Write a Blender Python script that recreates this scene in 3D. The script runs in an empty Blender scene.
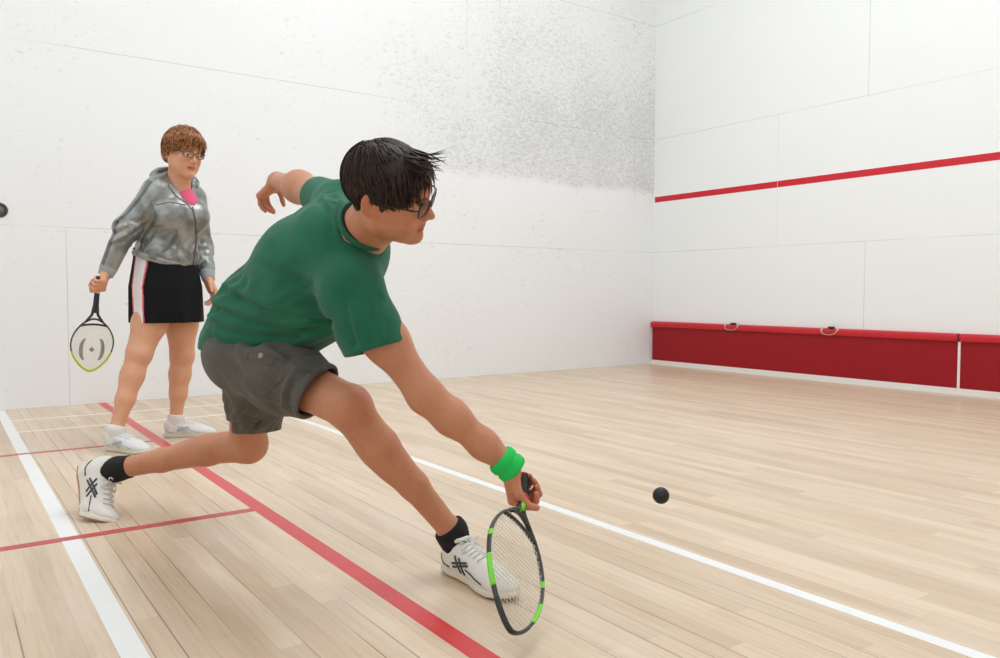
# ---------------------------------------------------------------- squash court, two players
import bpy, math, random
import numpy as np
from mathutils import Vector, Matrix

random.seed(7); rng = np.random.default_rng(11)
SC = bpy.context.scene
COL = SC.collection
A = lambda *v: np.array(v, float)
def nrm(v): v = np.asarray(v, float); return v/np.linalg.norm(v)

# ---------------------------------------------------------------- camera (solved from the court's standard lines)
CAM = A(6.1342, -6.4266, 0.7765)
F_PX = 793.6
yaw, pitch, roll = -0.9526, -0.0454, 0.0014
_f = A(math.sin(yaw)*math.cos(pitch), math.cos(yaw)*math.cos(pitch), math.sin(pitch))
_r = A(math.cos(yaw), -math.sin(yaw), 0); _u = np.cross(_r, _f)
RR = math.cos(roll)*_r+math.sin(roll)*_u; UU = -math.sin(roll)*_r+math.cos(roll)*_u; FF = _f
def at(x, y, d):
    "world point seen at pixel x,y of a 1000x658 frame, d metres deep"
    return CAM+d*(FF+RR*(x-500)/F_PX+UU*(329-y)/F_PX)
cd = bpy.data.cameras.new('camera'); cam = bpy.data.objects.new('camera', cd); COL.objects.link(cam)
cd.sensor_width = 36; cd.lens = F_PX*36/1000; cd.clip_start = .05
m = Matrix([[RR[i], UU[i], -FF[i], CAM[i]] for i in range(3)]+[[0, 0, 0, 1]])
cam.matrix_world = m; SC.camera = cam

# ---------------------------------------------------------------- tagging
def tag(o, label=None, cat=None, group=None, kind=None):
    if label: o['label'] = label
    if cat: o['category'] = cat
    if group: o['group'] = group
    if kind: o['kind'] = kind
    return o
def mesh_obj(name, V, Fc, mat=None, parent=None, smooth=True):
    me = bpy.data.meshes.new(name)
    V = np.asarray(V, np.float32)
    if isinstance(Fc, np.ndarray):
        n, k = Fc.shape
        me.vertices.add(len(V)); me.vertices.foreach_set('co', V.ravel())
        me.loops.add(n*k); me.loops.foreach_set('vertex_index', Fc.ravel().astype(np.int32))
        me.polygons.add(n); me.polygons.foreach_set('loop_start', np.arange(0, n*k, k, dtype=np.int32))
        me.update(calc_edges=True)
    else:
        me.from_pydata([tuple(map(float, v)) for v in V], [], Fc)
    me.validate(); me.update()
    me.polygons.foreach_set('use_smooth', [bool(smooth)]*len(me.polygons))
    o = bpy.data.objects.new(name, me); COL.objects.link(o)
    if mat is not None:
        for mm in (mat if isinstance(mat, (list, tuple)) else [mat]): me.materials.append(mm)
    if parent is not None: o.parent = parent; o.matrix_parent_inverse = parent.matrix_world.inverted()
    return o
def empty(name, loc):
    o = bpy.data.objects.new(name, None); COL.objects.link(o); o.location = tuple(loc)
    o.empty_display_size = .1
    o.matrix_world = Matrix.Translation(tuple(loc)); return o

# ---------------------------------------------------------------- polygon builder
class MB:
    def __init__(s): s.v = []; s.f = []
    def add(s, V, Fc):
        n = len(s.v); s.v += [tuple(map(float, v)) for v in V]; s.f += [tuple(i+n for i in q) for q in Fc]; return s
    def box(s, lo, hi, bev=0.0):
        lo = A(*lo); hi = A(*hi); c = (lo+hi)/2; h = (hi-lo)/2
        if bev <= 0:
            V = [c+h*A(a, b, d) for a in (-1, 1) for b in (-1, 1) for d in (-1, 1)]
            return s.add(V, [(0, 1, 3, 2), (4, 6, 7, 5), (0, 4, 5, 1), (2, 3, 7, 6), (0, 2, 6, 4), (1, 5, 7, 3)])
        import bmesh
        bm = bmesh.new(); bmesh.ops.create_cube(bm, size=1)
        for v in bm.verts: v.co = Vector(c)+Vector((v.co.x*2*h[0], v.co.y*2*h[1], v.co.z*2*h[2]))
        bmesh.ops.bevel(bm, geom=list(bm.edges), offset=bev, segments=3, affect='EDGES', profile=.5)
        bm.verts.index_update()
        V = [v.co[:] for v in bm.verts]; Q = [tuple(v.index for v in f.verts) for f in bm.faces]; bm.free()
        return s.add(V, Q)
    def tube(s, P, r, n=8, closed=False, flat=None, cap=True):
        "sweep a circle (or an ellipse: flat=(width dir, ratio)) along P; r scalar or list"
        P = [np.asarray(p, float) for p in P]; m_ = len(P)
        rs = [r]*m_ if np.isscalar(r) else list(r)
        T = []
        for i in range(m_):
            a = P[(i-1) % m_] if (closed or i > 0) else P[i]; b = P[(i+1) % m_] if (closed or i < m_-1) else P[i]
            T.append(nrm(b-a+1e-12))
        u = nrm(np.cross(T[0], A(.3, .5, .81)))
        base = len(s.v)
        for i in range(m_):
            u = nrm(u-T[i]*(u@T[i])); 
            if flat is not None: u = nrm(flat[0]-T[i]*(flat[0]@T[i]))
            w = np.cross(T[i], u)
            for k in range(n):
                a = 2*math.pi*k/n
                s.v.append(tuple(P[i]+rs[i]*(math.cos(a)*u+(flat[1] if flat else 1)*math.sin(a)*w)))
        for i in range(m_ if closed else m_-1):
            for k in range(n):
                a = base+i*n+k; b = base+i*n+(k+1) % n; c = base+((i+1) % m_)*n+(k+1) % n; d = base+((i+1) % m_)*n+k
                s.f.append((a, d, c, b))
        if cap and not closed:
            s.f.append(tuple(base+k for k in range(n))); s.f.append(tuple(base+(m_-1)*n+k for k in range(n-1, -1, -1)))
        return s
    def lathe(s, c, axis, prof, n=24):
        "prof: (distance along axis, radius)"
        axis = nrm(axis); u = nrm(np.cross(axis, A(.31, .52, .8))); w = np.cross(axis, u); base = len(s.v)
        for (h, r) in prof:
            for k in range(n):
                a = 2*math.pi*k/n; s.v.append(tuple(np.asarray(c)+axis*h+max(r, 1e-5)*(math.cos(a)*u+math.sin(a)*w)))
        for i in range(len(prof)-1):
            for k in range(n):
                s.f.append((base+i*n+k, base+i*n+(k+1) % n, base+(i+1)*n+(k+1) % n, base+(i+1)*n+k))
        return s
    def build(s, name, mat, parent=None, smooth=True): return mesh_obj(name, s.v, s.f, mat, parent, smooth)

# ---------------------------------------------------------------- implicit surfaces -> one continuous mesh
def frame(f, up):
    "columns: forward, left, up"
    f = nrm(f); l = nrm(np.cross(up, f)); return np.stack([f, l, np.cross(f, l)], 1)
class Sdf:
    def __init__(s): s.ops = []; s.lo = A(9, 9, 9)*9; s.hi = -s.lo
    def _bb(s, c, r): s.lo = np.minimum(s.lo, c-r); s.hi = np.maximum(s.hi, c+r)
    def cone(s, a, b, r1, r2=None, k=.01, sub=False):
        a = np.asarray(a, float); b = np.asarray(b, float); r2 = r1 if r2 is None else r2
        if not sub: s._bb(a, r1); s._bb(b, r2)
        s.ops.append(('c', (a, b, r1, r2), k, sub, (a+b)/2, np.linalg.norm(a-b)/2+max(r1, r2))); return s
    def ball(s, c, r, k=.01, sub=False): return s.ell(c, np.eye(3), (r, r, r), k, sub)
    def ell(s, c, R, rad, k=.01, sub=False):
        c = np.asarray(c, float); rad = A(*rad)
        if not sub: s._bb(c, rad.max())
        s.ops.append(('e', (c, np.asarray(R), rad), k, sub, c, rad.max())); return s
    def box(s, c, R, h, rnd, k=.01, sub=False):
        c = np.asarray(c, float); h = A(*h)
        if not sub: s._bb(c, np.linalg.norm(h))
        s.ops.append(('b', (c, np.asarray(R), h, rnd), k, sub, c, np.linalg.norm(h)+rnd)); return s
    def chain(s, pts, rs, k=.01):
        for i in range(len(pts)-1): s.cone(pts[i], pts[i+1], rs[i], rs[i+1], k)
        return s
    def clip(s, p, n, k=.004):
        s.ops.append(('p', (np.asarray(p, float), nrm(n)), k, True, None, None)); return s
    def fn(s, f): s.ops.append(('f', f, 0, False, None, None)); return s
    @staticmethod
    def prim(t, a, P):
        if t == 'c':
            pa, pb, r1, r2 = a; ba = pb-pa; l2 = ba@ba
            if l2 < 1e-10: return np.linalg.norm(P-pa, axis=1)-r1
            h = np.clip((P-pa)@ba/l2, 0, 1)
            # taper corrected closest parameter
            q = P-pa-h[:, None]*ba; L = math.sqrt(l2); dr = (r1-r2)/L
            h = np.clip(h-np.linalg.norm(q, axis=1)*dr/L, 0, 1)
            return np.linalg.norm(P-pa-h[:, None]*ba, axis=1)-(r1+(r2-r1)*h)
        if t == 'e':
            c, R, rad = a; q = (P-c)@R
            k0 = np.linalg.norm(q/rad, axis=1); k1 = np.linalg.norm(q/(rad*rad), axis=1)+1e-9
            return k0*(k0-1)/k1
        if t == 'b':
            c, R, h, rn = a; q = np.abs((P-c)@R)-(h-rn)
            return np.linalg.norm(np.maximum(q, 0), axis=1)+np.minimum(q.max(1), 0)-rn
        if t == 'p': return (P-a[0])@a[1]
    def __call__(s, P, cull=True):
        P = np.asarray(P, float); d = np.full(len(P), 9.0); far = 9.0
        cc = P.mean(0); rad = np.sqrt(((P-cc)**2).sum(1).max())
        for t, a, k, sub, c0, rb in s.ops:
            if t == 'f': d = a(P, d); continue
            if cull and c0 is not None and np.linalg.norm(cc-c0)-rad-rb > max(k, .03)+.03:
                if not sub: far = min(far, np.linalg.norm(cc-c0)-rad-rb)
                continue
            e = s.prim(t, a, P)
            if sub:
                e = e if t == 'p' else -e
                h = np.maximum(k-np.abs(d-e), 0)/max(k, 1e-6); d = np.maximum(d, e)+h*h*k/4
            else:
                h = np.maximum(k-np.abs(d-e), 0)/max(k, 1e-6); d = np.minimum(d, e)-h*h*k/4
        return np.where(d > 5, np.minimum(d, far), d)
    def mesh(s, h=.004, pad=.02):
        lo = s.lo-pad; hi = s.hi+pad; B = 6; bs = B*h
        nb = np.ceil((hi-lo)/bs).astype(int)+1
        # coarse pass: super blocks
        SB = 4; ns = (nb+SB-1)//SB
        g = np.stack(np.meshgrid(*[np.arange(n) for n in ns], indexing='ij'), -1).reshape(-1, 3)
        keep = []
        cen = lo+(g+.5)*bs*SB
        for i in range(len(g)):
            pass
        d = np.concatenate([s(cen[i:i+1]) if False else s(cen[i:i+4000], cull=False) for i in range(0, len(cen), 4000)])
        g = g[np.abs(d) < bs*SB*.87*1.25+.03]
        sub = np.stack(np.meshgrid(*[np.arange(SB)]*3, indexing='ij'), -1).reshape(-1, 3)
        b = (g[:, None]*SB+sub[None]).reshape(-1, 3)
        cen = lo+(b+.5)*bs
        n3 = SB**3
        d = np.concatenate([s(cen[i:i+n3*8]) for i in range(0, len(cen), n3*8)])
        b = b[np.abs(d) < bs*.87*1.4+.020]
        N = (nb*B+B*SB+2).astype(np.int64)
        off = np.stack(np.meshgrid(*[np.arange(B+1)]*3, indexing='ij'), -1).reshape(-1, 3)
        keys = []; verts = []; sgn = []
        co = np.array([[0, 0, 0], [1, 0, 0], [0, 1, 0], [1, 1, 0], [0, 0, 1], [1, 0, 1], [0, 1, 1], [1, 1, 1]])
        ed = [(0, 1), (2, 3), (4, 5), (6, 7), (0, 2), (1, 3), (4, 6), (5, 7), (0, 4), (1, 5), (2, 6), (3, 7)]
        CH = 24
        for i in range(0, len(b), CH):
            bb = b[i:i+CH]
            ij = (bb[:, None]*B+off[None]).reshape(-1, 3)
            D = s(lo+ij*h).reshape(len(bb), B+1, B+1, B+1)
            C8 = np.stack([D[:, c[0]:c[0]+B, c[1]:c[1]+B, c[2]:c[2]+B] for c in co], -1)
            ins = C8 < 0; mk = ins.any(-1) & ~ins.all(-1)
            if not mk.any(): continue
            w = np.argwhere(mk); cell = bb[w[:, 0]]*B+w[:, 1:]
            v8 = C8[mk]; sg = v8 < 0
            acc = np.zeros((len(cell), 3)); cnt = np.zeros(len(cell))
            for (p, q) in ed:
                x = sg[:, p] != sg[:, q]; t = v8[:, p]/(v8[:, p]-v8[:, q]+1e-20)
                pos = co[p]+(co[q]-co[p])*t[:, None]
                acc[x] += pos[x]; cnt[x] += 1
            verts.append(lo+(cell+acc/cnt[:, None])*h)
            keys.append((cell[:, 0]*N[1]+cell[:, 1])*N[2]+cell[:, 2]); sgn.append(sg[:, [0, 1, 2, 4]])
        keys = np.concatenate(keys); verts = np.concatenate(verts); sgn = np.concatenate(sgn)
        o = np.argsort(keys); keys = keys[o]; verts = verts[o]; sgn = sgn[o]
        st = [N[1]*N[2], N[2], 1]
        quads = []
        for ax, (u, v) in enumerate(((1, 2), (2, 0), (0, 1))):
            x = np.nonzero(sgn[:, 0] != sgn[:, ax+1])[0]
            k0 = keys[x]; kk = [k0, k0-st[u], k0-st[u]-st[v], k0-st[v]]
            idx = [np.searchsorted(keys, q) for q in kk]
            ok = np.ones(len(x), bool)
            for q, j in zip(kk, idx): ok &= (j < len(keys)) & (keys[np.minimum(j, len(keys)-1)] == q)
            Q = np.stack(idx, 1)[ok]; flip = ~sgn[x, 0][ok]
            Q[flip] = Q[flip][:, ::-1]
            quads.append(Q)
        return verts, np.concatenate(quads)
    def build(s, name, mat, parent=None, h=.004, tint=None, smooth_it=0):
        V, Q = s.mesh(h)
        # keep the one connected surface, drop crumbs
        lab = np.arange(len(V))
        while True:
            m_ = lab[Q].min(1); new = lab.copy()
            for k in range(4): np.minimum.at(new, Q[:, k], m_)
            new = new[new]
            if (new == lab).all(): break
            lab = new
        big = np.bincount(lab[Q[:, 0]], minlength=len(V)).argmax(); ok = lab == big
        Q = Q[ok[Q[:, 0]]]; re_ = np.cumsum(ok)-1; V = V[ok]; Q = re_[Q]
        for _ in range(smooth_it):
            acc = np.zeros_like(V); cnt = np.zeros(len(V))
            for a, b in ((0, 1), (1, 2), (2, 3), (3, 0)):
                np.add.at(acc, Q[:, a], V[Q[:, b]]); np.add.at(cnt, Q[:, a], 1)
                np.add.at(acc, Q[:, b], V[Q[:, a]]); np.add.at(cnt, Q[:, b], 1)
            V = .5*V+.5*acc/np.maximum(cnt, 1)[:, None]
        o = mesh_obj(name, V, Q.astype(np.int32), mat, parent)
        if tint is not None:
            c = tint(V); a = o.data.color_attributes.new('tint', 'FLOAT_COLOR', 'POINT')
            c4 = np.ones((len(V), 4), np.float32); c4[:, :3] = c
            a.data.foreach_set('color', c4.ravel())
        return o
def wob(P, f, seed=0):
    "cheap smooth noise, about -1..1"
    r = np.random.default_rng(seed); o = 0
    for i in range(5):
        d = r.normal(size=3); d *= f*(1+.35*i)/np.linalg.norm(d); e = r.normal(size=3)*f*.6
        o = o+np.sin(P@d+r.uniform(0, 6.28)+1.3*np.sin(P@e+r.uniform(0, 6.28)))/(1+.25*i)
    return o/3.2
def sstep(a, b, x): t = np.clip((x-a)/(b-a), 0, 1); return t*t*(3-2*t)

# ---------------------------------------------------------------- materials
class NT:
    def __init__(s, name):
        s.m = bpy.data.materials.new(name); s.m.use_nodes = True; s.t = s.m.node_tree; s.n = s.t.nodes; s.l = s.t.links
        s.b = s.n['Principled BSDF']
    def node(s, t, **k):
        n = s.n.new(t)
        for a, v in k.items():
            if a.startswith('_'): setattr(n, a[1:], v)
        return n
    def link(s, a, b): s.l.new(a, b)
    def val(s, sock, v):
        if hasattr(v, 'is_output') or isinstance(v, bpy.types.NodeSocket): s.l.new(v, sock)
        else: sock.default_value = v
    def math(s, op, a, b=0.0, c=None, clamp=False):
        n = s.n.new('ShaderNodeMath'); n.operation = op; n.use_clamp = clamp
        s.val(n.inputs[0], a); s.val(n.inputs[1], b)
        if c is not None: s.val(n.inputs[2], c)
        return n.outputs[0]
    def mix(s, f, a, b, mode='MIX'):
        n = s.n.new('ShaderNodeMix'); n.data_type = 'RGBA'; n.blend_type = mode
        s.val(n.inputs[0], f)
        for i, v in ((6, a), (7, b)):
            if isinstance(v, (tuple, list)): v = tuple(v)+(1,) if len(v) == 3 else v
            s.val(n.inputs[i], v)
        return n.outputs[2]
    def coord(s, kind='Object'):
        return s.n.new('ShaderNodeTexCoord').outputs[kind]
    def mapping(s, v, scale=(1, 1, 1), loc=(0, 0, 0), rot=(0, 0, 0)):
        n = s.n.new('ShaderNodeMapping'); s.l.new(v, n.inputs[0])
        n.inputs[1].default_value = loc; n.inputs[2].default_value = rot; n.inputs[3].default_value = scale; return n.outputs[0]
    def noise(s, v, scale, detail=3, rough=.5, dist=0):
        n = s.n.new('ShaderNodeTexNoise'); s.l.new(v, n.inputs['Vector'])
        n.inputs['Scale'].default_value = scale; n.inputs['Detail'].default_value = detail
        n.inputs['Roughness'].default_value = rough; n.inputs['Distortion'].default_value = dist; return n.outputs[0]
    def ramp(s, f, a, b, smooth=True):
        n = s.n.new('ShaderNodeMapRange'); n.interpolation_type = 'SMOOTHSTEP' if smooth else 'LINEAR'
        s.val(n.inputs[0], f); n.inputs[1].default_value = a; n.inputs[2].default_value = b; return n.outputs[0]
    def xyz(s, v):
        n = s.n.new('ShaderNodeSeparateXYZ'); s.l.new(v, n.inputs[0]); return n.outputs
    def bump(s, h, strength=.3, dist=.002, nrm_=None):
        n = s.n.new('ShaderNodeBump'); s.l.new(h, n.inputs['Height']); n.inputs['Strength'].default_value = strength
        n.inputs['Distance'].default_value = dist
        if nrm_ is not None: s.l.new(nrm_, n.inputs['Normal'])
        s.l.new(n.outputs[0], s.b.inputs['Normal']); return n.outputs[0]
    def set(s, **k):
        for a, v in k.items():
            a = a.replace('_', ' ')
            if isinstance(v, (tuple, list)) and len(v) == 3 and 'Radius' not in a: v = tuple(v)+(1,)
            s.val(s.b.inputs[a], v)
        return s
def srgb(r, g, b):
    f = lambda c: (c/255/12.92) if c/255 <= .04045 else ((c/255+.055)/1.055)**2.4
    return (f(r), f(g), f(b))
def plain(name, col, rough=.5, metal=0, noise=0, nscale=40, **k):
    t = NT(name)
    if noise:
        n = t.noise(t.coord(), nscale, 3)
        c = t.mix(t.math('MULTIPLY', n, noise), col, tuple(x*.45 for x in col))
        t.set(Base_Color=c)
    else: t.set(Base_Color=col)
    t.set(Roughness=rough, Metallic=metal, **k); return t.m

# court sizes
W, L, H = 6.4, 9.75, 5.6
LP = 0.052; EXPO = 0.2; WLD = 1.4
VOX=.0036
# ================================================================ THE COURT
def grooves(t, u, z, first, step):
    "dark hairline joints of 1.22 m high, 'step' wide wall boards"
    g = None
    # horizontal joints
    hz = t.math('ABSOLUTE', t.math('SUBTRACT', t.math('FRACT', t.math('ADD', t.math('DIVIDE', z, 1.219), .5)), .5))
    hz = t.math('LESS_THAN', hz, .0021/1.219)
    r1 = t.math('GREATER_THAN', z, 1.219); r2 = t.math('GREATER_THAN', z, 2.438)
    o_ = t.math('ADD', first[0], t.math('ADD', t.math('MULTIPLY', r1, first[1]-first[0]), t.math('MULTIPLY', r2, first[2]-first[1])))
    uu = t.math('DIVIDE', t.math('SUBTRACT', u, o_), step)
    vt = t.math('ABSOLUTE', t.math('SUBTRACT', t.math('FRACT', t.math('ADD', uu, .5)), .5))
    vt = t.math('LESS_THAN', vt, .0022/step)
    return hz, vt
def wall_material(name, axis, first, step, base, dense=None, scuff=.5, low=0.0):
    t = NT(name); P = t.coord('Object'); x = t.xyz(P)
    u = x[axis]; z = x[2]
    hz, vt = grooves(t, u, z, first, step)
    # joints are only faint, and fade in and out
    fade = t.ramp(t.noise(P, .9, 2), .25, .62)
    jn = t.math('MULTIPLY', t.math('MAXIMUM', hz, vt), t.math('MULTIPLY_ADD', fade, .36, .07))
    # scuffs: small smears left by the ball
    a = t.noise(t.mapping(P, (.8, .8, 2.0)), 22, 5, .7, .6)
    b = t.noise(t.mapping(P, (2.0, 2.0, .9), loc=(3, 1, 7)), 30, 4, .7, .4)
    big = t.noise(P, 1.3, 2)
    dens = t.math('MULTIPLY_ADD', t.ramp(big, .3, .7), .07, .035)
    if dense is not None:
        zz = t.math('ADD', z, t.math('MULTIPLY', t.math('SUBTRACT', t.noise(P, 2.2, 3), .5), .16))
        lo = t.ramp(zz, 1.80, 1.93); hi = t.ramp(zz, 4.3, 2.15)
        ff = t.ramp(u, -4.3, -1.3)
        dz = t.math('MULTIPLY', t.math('MULTIPLY', lo, hi), ff)
        lowz = t.math('MULTIPLY', t.ramp(z, .1, 1.2), t.ramp(u, -6.5, -1.0))
        dens = t.math('ADD', dens, t.math('ADD', t.math('MULTIPLY', dz, dense), t.math('MULTIPLY', lowz, .022)))
    th = t.math('SUBTRACT', .695-low, dens)
    s1 = t.math('MULTIPLY', t.math('SUBTRACT', a, th), 9, clamp=True)
    s2 = t.math('MULTIPLY', t.math('SUBTRACT', b, t.math('ADD', th, .015)), 8, clamp=True)
    sc = t.math('MULTIPLY', t.math('MAXIMUM', s1, s2), scuff, clamp=True)
    tone = t.mix(t.math('MULTIPLY', t.noise(P, .7, 2), .10), base, tuple(c*.82 for c in base))
    col = t.mix(sc, tone, srgb(120, 118, 112))
    if dense is not None:
        col = t.mix(t.math('MULTIPLY', dz, .16), col, srgb(165, 163, 158))
    col = t.mix(jn, col, srgb(120, 118, 114))
    t.set(Base_Color=col, Roughness=.42, Specular_IOR_Level=.35)
    t.bump(t.noise(P, 60, 3), .08, .001)
    return t.m
M_left = wall_material('side_wall_panels', 1, (-5.69, -6.3, -2.436), 6.0, srgb(247, 248, 247), dense=.150, scuff=.30)
M_front = wall_material('front_wall_panels', 0, (2.43, 1.56, 2.43), 2.44, srgb(245, 246, 244), scuff=.22, low=-.03)
M_plain = plain('white_wall_paint', srgb(248, 248, 247), .5, noise=.1, nscale=1.5)

def floor_material():
    t = NT('maple_floor'); P = t.coord('Object'); x = t.xyz(P)
    wv = .0572
    row = t.math('FLOOR', t.math('DIVIDE', x[1], wv))
    rnd = t.n.new('ShaderNodeTexWhiteNoise'); rnd.noise_dimensions = '1D'; t.l.new(row, rnd.inputs['W'])
    sh = t.math('MULTIPLY_ADD', rnd.outputs[0], 3.7, x[0])
    ln = t.math('DIVIDE', sh, .95)
    seg = t.math('FLOOR', ln)
    cv = t.n.new('ShaderNodeCombineXYZ'); t.l.new(row, cv.inputs[0]); t.l.new(seg, cv.inputs[1])
    wn = t.n.new('ShaderNodeTexWhiteNoise'); wn.noise_dimensions = '2D'; t.l.new(cv.outputs[0], wn.inputs['Vector'])
    r = wn.outputs[0]
    c1 = t.mix(r, srgb(230, 206, 177), srgb(213, 187, 157))
    warm = t.math('GREATER_THAN', t.math('FRACT', t.math('MULTIPLY', r, 7.31)), .80)
    c1 = t.mix(t.math('MULTIPLY', warm, .22), c1, srgb(186, 152, 118))
    gr = t.noise(t.mapping(P, (3.2, 95, 1)), 1.0, 5, .6, .4)
    c2 = t.mix(t.math('MULTIPLY', t.ramp(gr, .38, .75), .30), c1, srgb(168, 138, 108))
    # streaky lighter wear, running with the boards
    wr = t.noise(t.mapping(P, (.9, 6.5, 1), loc=(4, 2, 0)), 1.3, 4, .6)
    c3 = t.mix(t.math('MULTIPLY', t.ramp(wr, .42, .72), .40), c2, srgb(236, 220, 200))
    dirt = t.noise(t.mapping(P, (1, 2.4, 1), loc=(9, 5, 0)), 1.7, 5, .62)
    c3 = t.mix(t.math('MULTIPLY', t.ramp(dirt, .55, .8), .18), c3, srgb(150, 124, 98))
    # gaps: every board a faint one, some boards a dark one
    fy = t.math('FRACT', t.math('DIVIDE', x[1], wv))
    ey = t.math('SUBTRACT', .5, t.math('ABSOLUTE', t.math('SUBTRACT', fy, .5)))
    thin = t.math('LESS_THAN', ey, .0006/wv)
    row2 = t.math('FLOOR', t.math('ADD', t.math('DIVIDE', x[1], wv), .5))
    rn2 = t.n.new('ShaderNodeTexWhiteNoise'); rn2.noise_dimensions = '1D'; t.l.new(t.math('ADD', row2, 17.3), rn2.inputs['W'])
    brk = t.ramp(t.noise(t.mapping(P, (1.1, 9, 1)), 1.0, 2), .40, .56)
    dark = t.math('MULTIPLY', t.math('MULTIPLY', t.math('LESS_THAN', ey, .0017/wv), t.math('GREATER_THAN', rn2.outputs[0], .5)), brk)
    fx = t.math('FRACT', ln); ex = t.math('SUBTRACT', .5, t.math('ABSOLUTE', t.math('SUBTRACT', fx, .5)))
    endj = t.math('LESS_THAN', ex, .0009/.95)
    # the dark gaps get stronger towards the back of the court
    back = t.ramp(x[1], -3.6, -5.6)
    gap = t.math('MAXIMUM', t.math('MULTIPLY', thin, .16), t.math('MAXIMUM', t.math('MULTIPLY', dark, t.math('MULTIPLY_ADD', back, .50, .14)), t.math('MULTIPLY', endj, .14)))
    col = t.mix(gap, c3, srgb(96, 74, 56))
    rg = t.noise(t.mapping(P, (2, 7, 1)), 1.5, 3)
    t.set(Base_Color=col, Roughness=t.math('MULTIPLY_ADD', rg, .16, .30), Specular_IOR_Level=.5, Coat_Weight=.2, Coat_Roughness=.2)
    hgt = t.math('SUBTRACT', t.math('MULTIPLY', gr, .15), gap)
    t.bump(hgt, .25, .0012)
    return t.m
M_floor = floor_material()

floor = MB().box((0, -L, -.12), (W, 0, 0)).build('floor', M_floor, smooth=False); tag(floor, kind='structure')
T = .15
wall_left = MB().box((-T, -L, -.12), (0, 0, H)).build('wall_left', M_left, smooth=False); tag(wall_left, kind='structure')
wall_front = MB().box((-T, 0, -.12), (W+T, T, H)).build('wall_front', M_front, smooth=False); tag(wall_front, kind='structure')
wall_right = MB().box((W, -L, -.12), (W+T, 0, H)).build('wall_right', M_plain, smooth=False); tag(wall_right, kind='structure')
wall_back = MB().box((-T, -L-T, -.12), (W+T, -L, 2.13)).build('wall_back', M_plain, smooth=False); tag(wall_back, kind='structure')  # unseen; stops low, the opening above is added to let world light in
ceiling = MB().box((-T, -L-T, H), (W+T, T, H+.15)).build('ceiling', M_plain, smooth=False); tag(ceiling, kind='structure')

# painted lines ----------------------------------------------------
def line_mat(name, col, worn):
    t = NT(name); P = t.coord()
    n = t.noise(t.mapping(P, (5, 5, 1)), 3, 5, .65)
    c = t.mix(t.math('MULTIPLY', t.ramp(n, .5, .8), worn), col, srgb(205, 175, 150))
    t.set(Base_Color=c, Roughness=.3, Specular_IOR_Level=.5); return t.m
M_wl = line_mat('white_line_paint', srgb(244, 243, 240), .15)
M_rl = line_mat('red_line_paint', srgb(214, 42, 48), .12)
M_rl2 = line_mat('thin_red_line_paint', srgb(196, 52, 54), .3)
M_wt = line_mat('thin_white_line_paint', srgb(240, 236, 228), .3)
def fline(x0, x1, y0, y1, mat, label, z=.0006):
    o = MB().box((x0, y0, -.002), (x1, y1, z)).build('painted_line', mat, floor, smooth=False); o['label'] = label
yr, ywl, ywr = -5.4914, -6.0985, -4.621
fline(.002, W-.002, yr-.027, yr+.027, M_rl, 'thick red line across the court')
fline(.002, W-.002, ywl-.026, ywl+.026, M_wl, 'white line across the court at the left')
fline(.002, W-.002, ywr-.021, ywr+.021, M_wl, 'white line across the court under the ball')
fline(1.725-.018, 1.725+.018, -L+.002, yr-.028, M_rl2, 'thin red service box line behind the woman', .001)
fline(3.333-.022, 3.333+.022, -L+.002, yr-.028, M_rl2, 'thin red half court line', .001)
fline(.5406-.014, .5406+.014, ywl+.027, ywr-.022, M_wt, 'thin white line nearest the side wall', .0003)
fline(1.0175-.014, 1.0175+.014, ywl+.027, ywr-.022, M_wt, 'second thin white line beside the side wall', .0003)

# front wall: red service line, tin -------------------------------
M_red = line_mat('red_wall_line', srgb(208, 18, 38), .0)
o = MB().box((.012, -.0012, 1.763), (W-.01, .001, 1.822)).build('painted_line', M_red, wall_front, smooth=False); o['label'] = 'red service line on the front wall'
o2 = MB().box((1.558, -.0018, 1.762), (1.563, -.0008, 1.823)).build('line_joint', plain('joint_filler', srgb(225, 205, 200), .6), wall_front, smooth=False)

# the tin: red sheet-metal boards along the foot of the front wall
M_tin = NT('red_tin_enamel'); P_ = M_tin.coord()
M_tin.set(Base_Color=M_tin.mix(M_tin.math('MULTIPLY', M_tin.noise(P_, 5, 5, .65), .35), srgb(160, 14, 28), srgb(120, 10, 20)), Roughness=.45, Specular_IOR_Level=.3)
M_tin.bump(M_tin.noise(P_, 240, 2), .05, .001); M_tin = M_tin.m
M_rail = plain('red_tin_rail', srgb(204, 24, 40), .38, noise=.12, nscale=9)
M_strip = plain('white_base_strip', srgb(242, 240, 234), .45, noise=.15, nscale=12)
M_chrome = plain('brushed_steel', srgb(190, 186, 180), .3, 1)
M_brk = plain('dark_steel', srgb(70, 66, 62), .45, .8)
bb = MB().box((.004, -.036, 0), (W-.004, -.001, .048)).box((3.2145, -.032, .0475), (3.2335, -.001, .407)).build('baseboard_front', M_strip, smooth=False); tag(bb, kind='structure')
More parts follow.
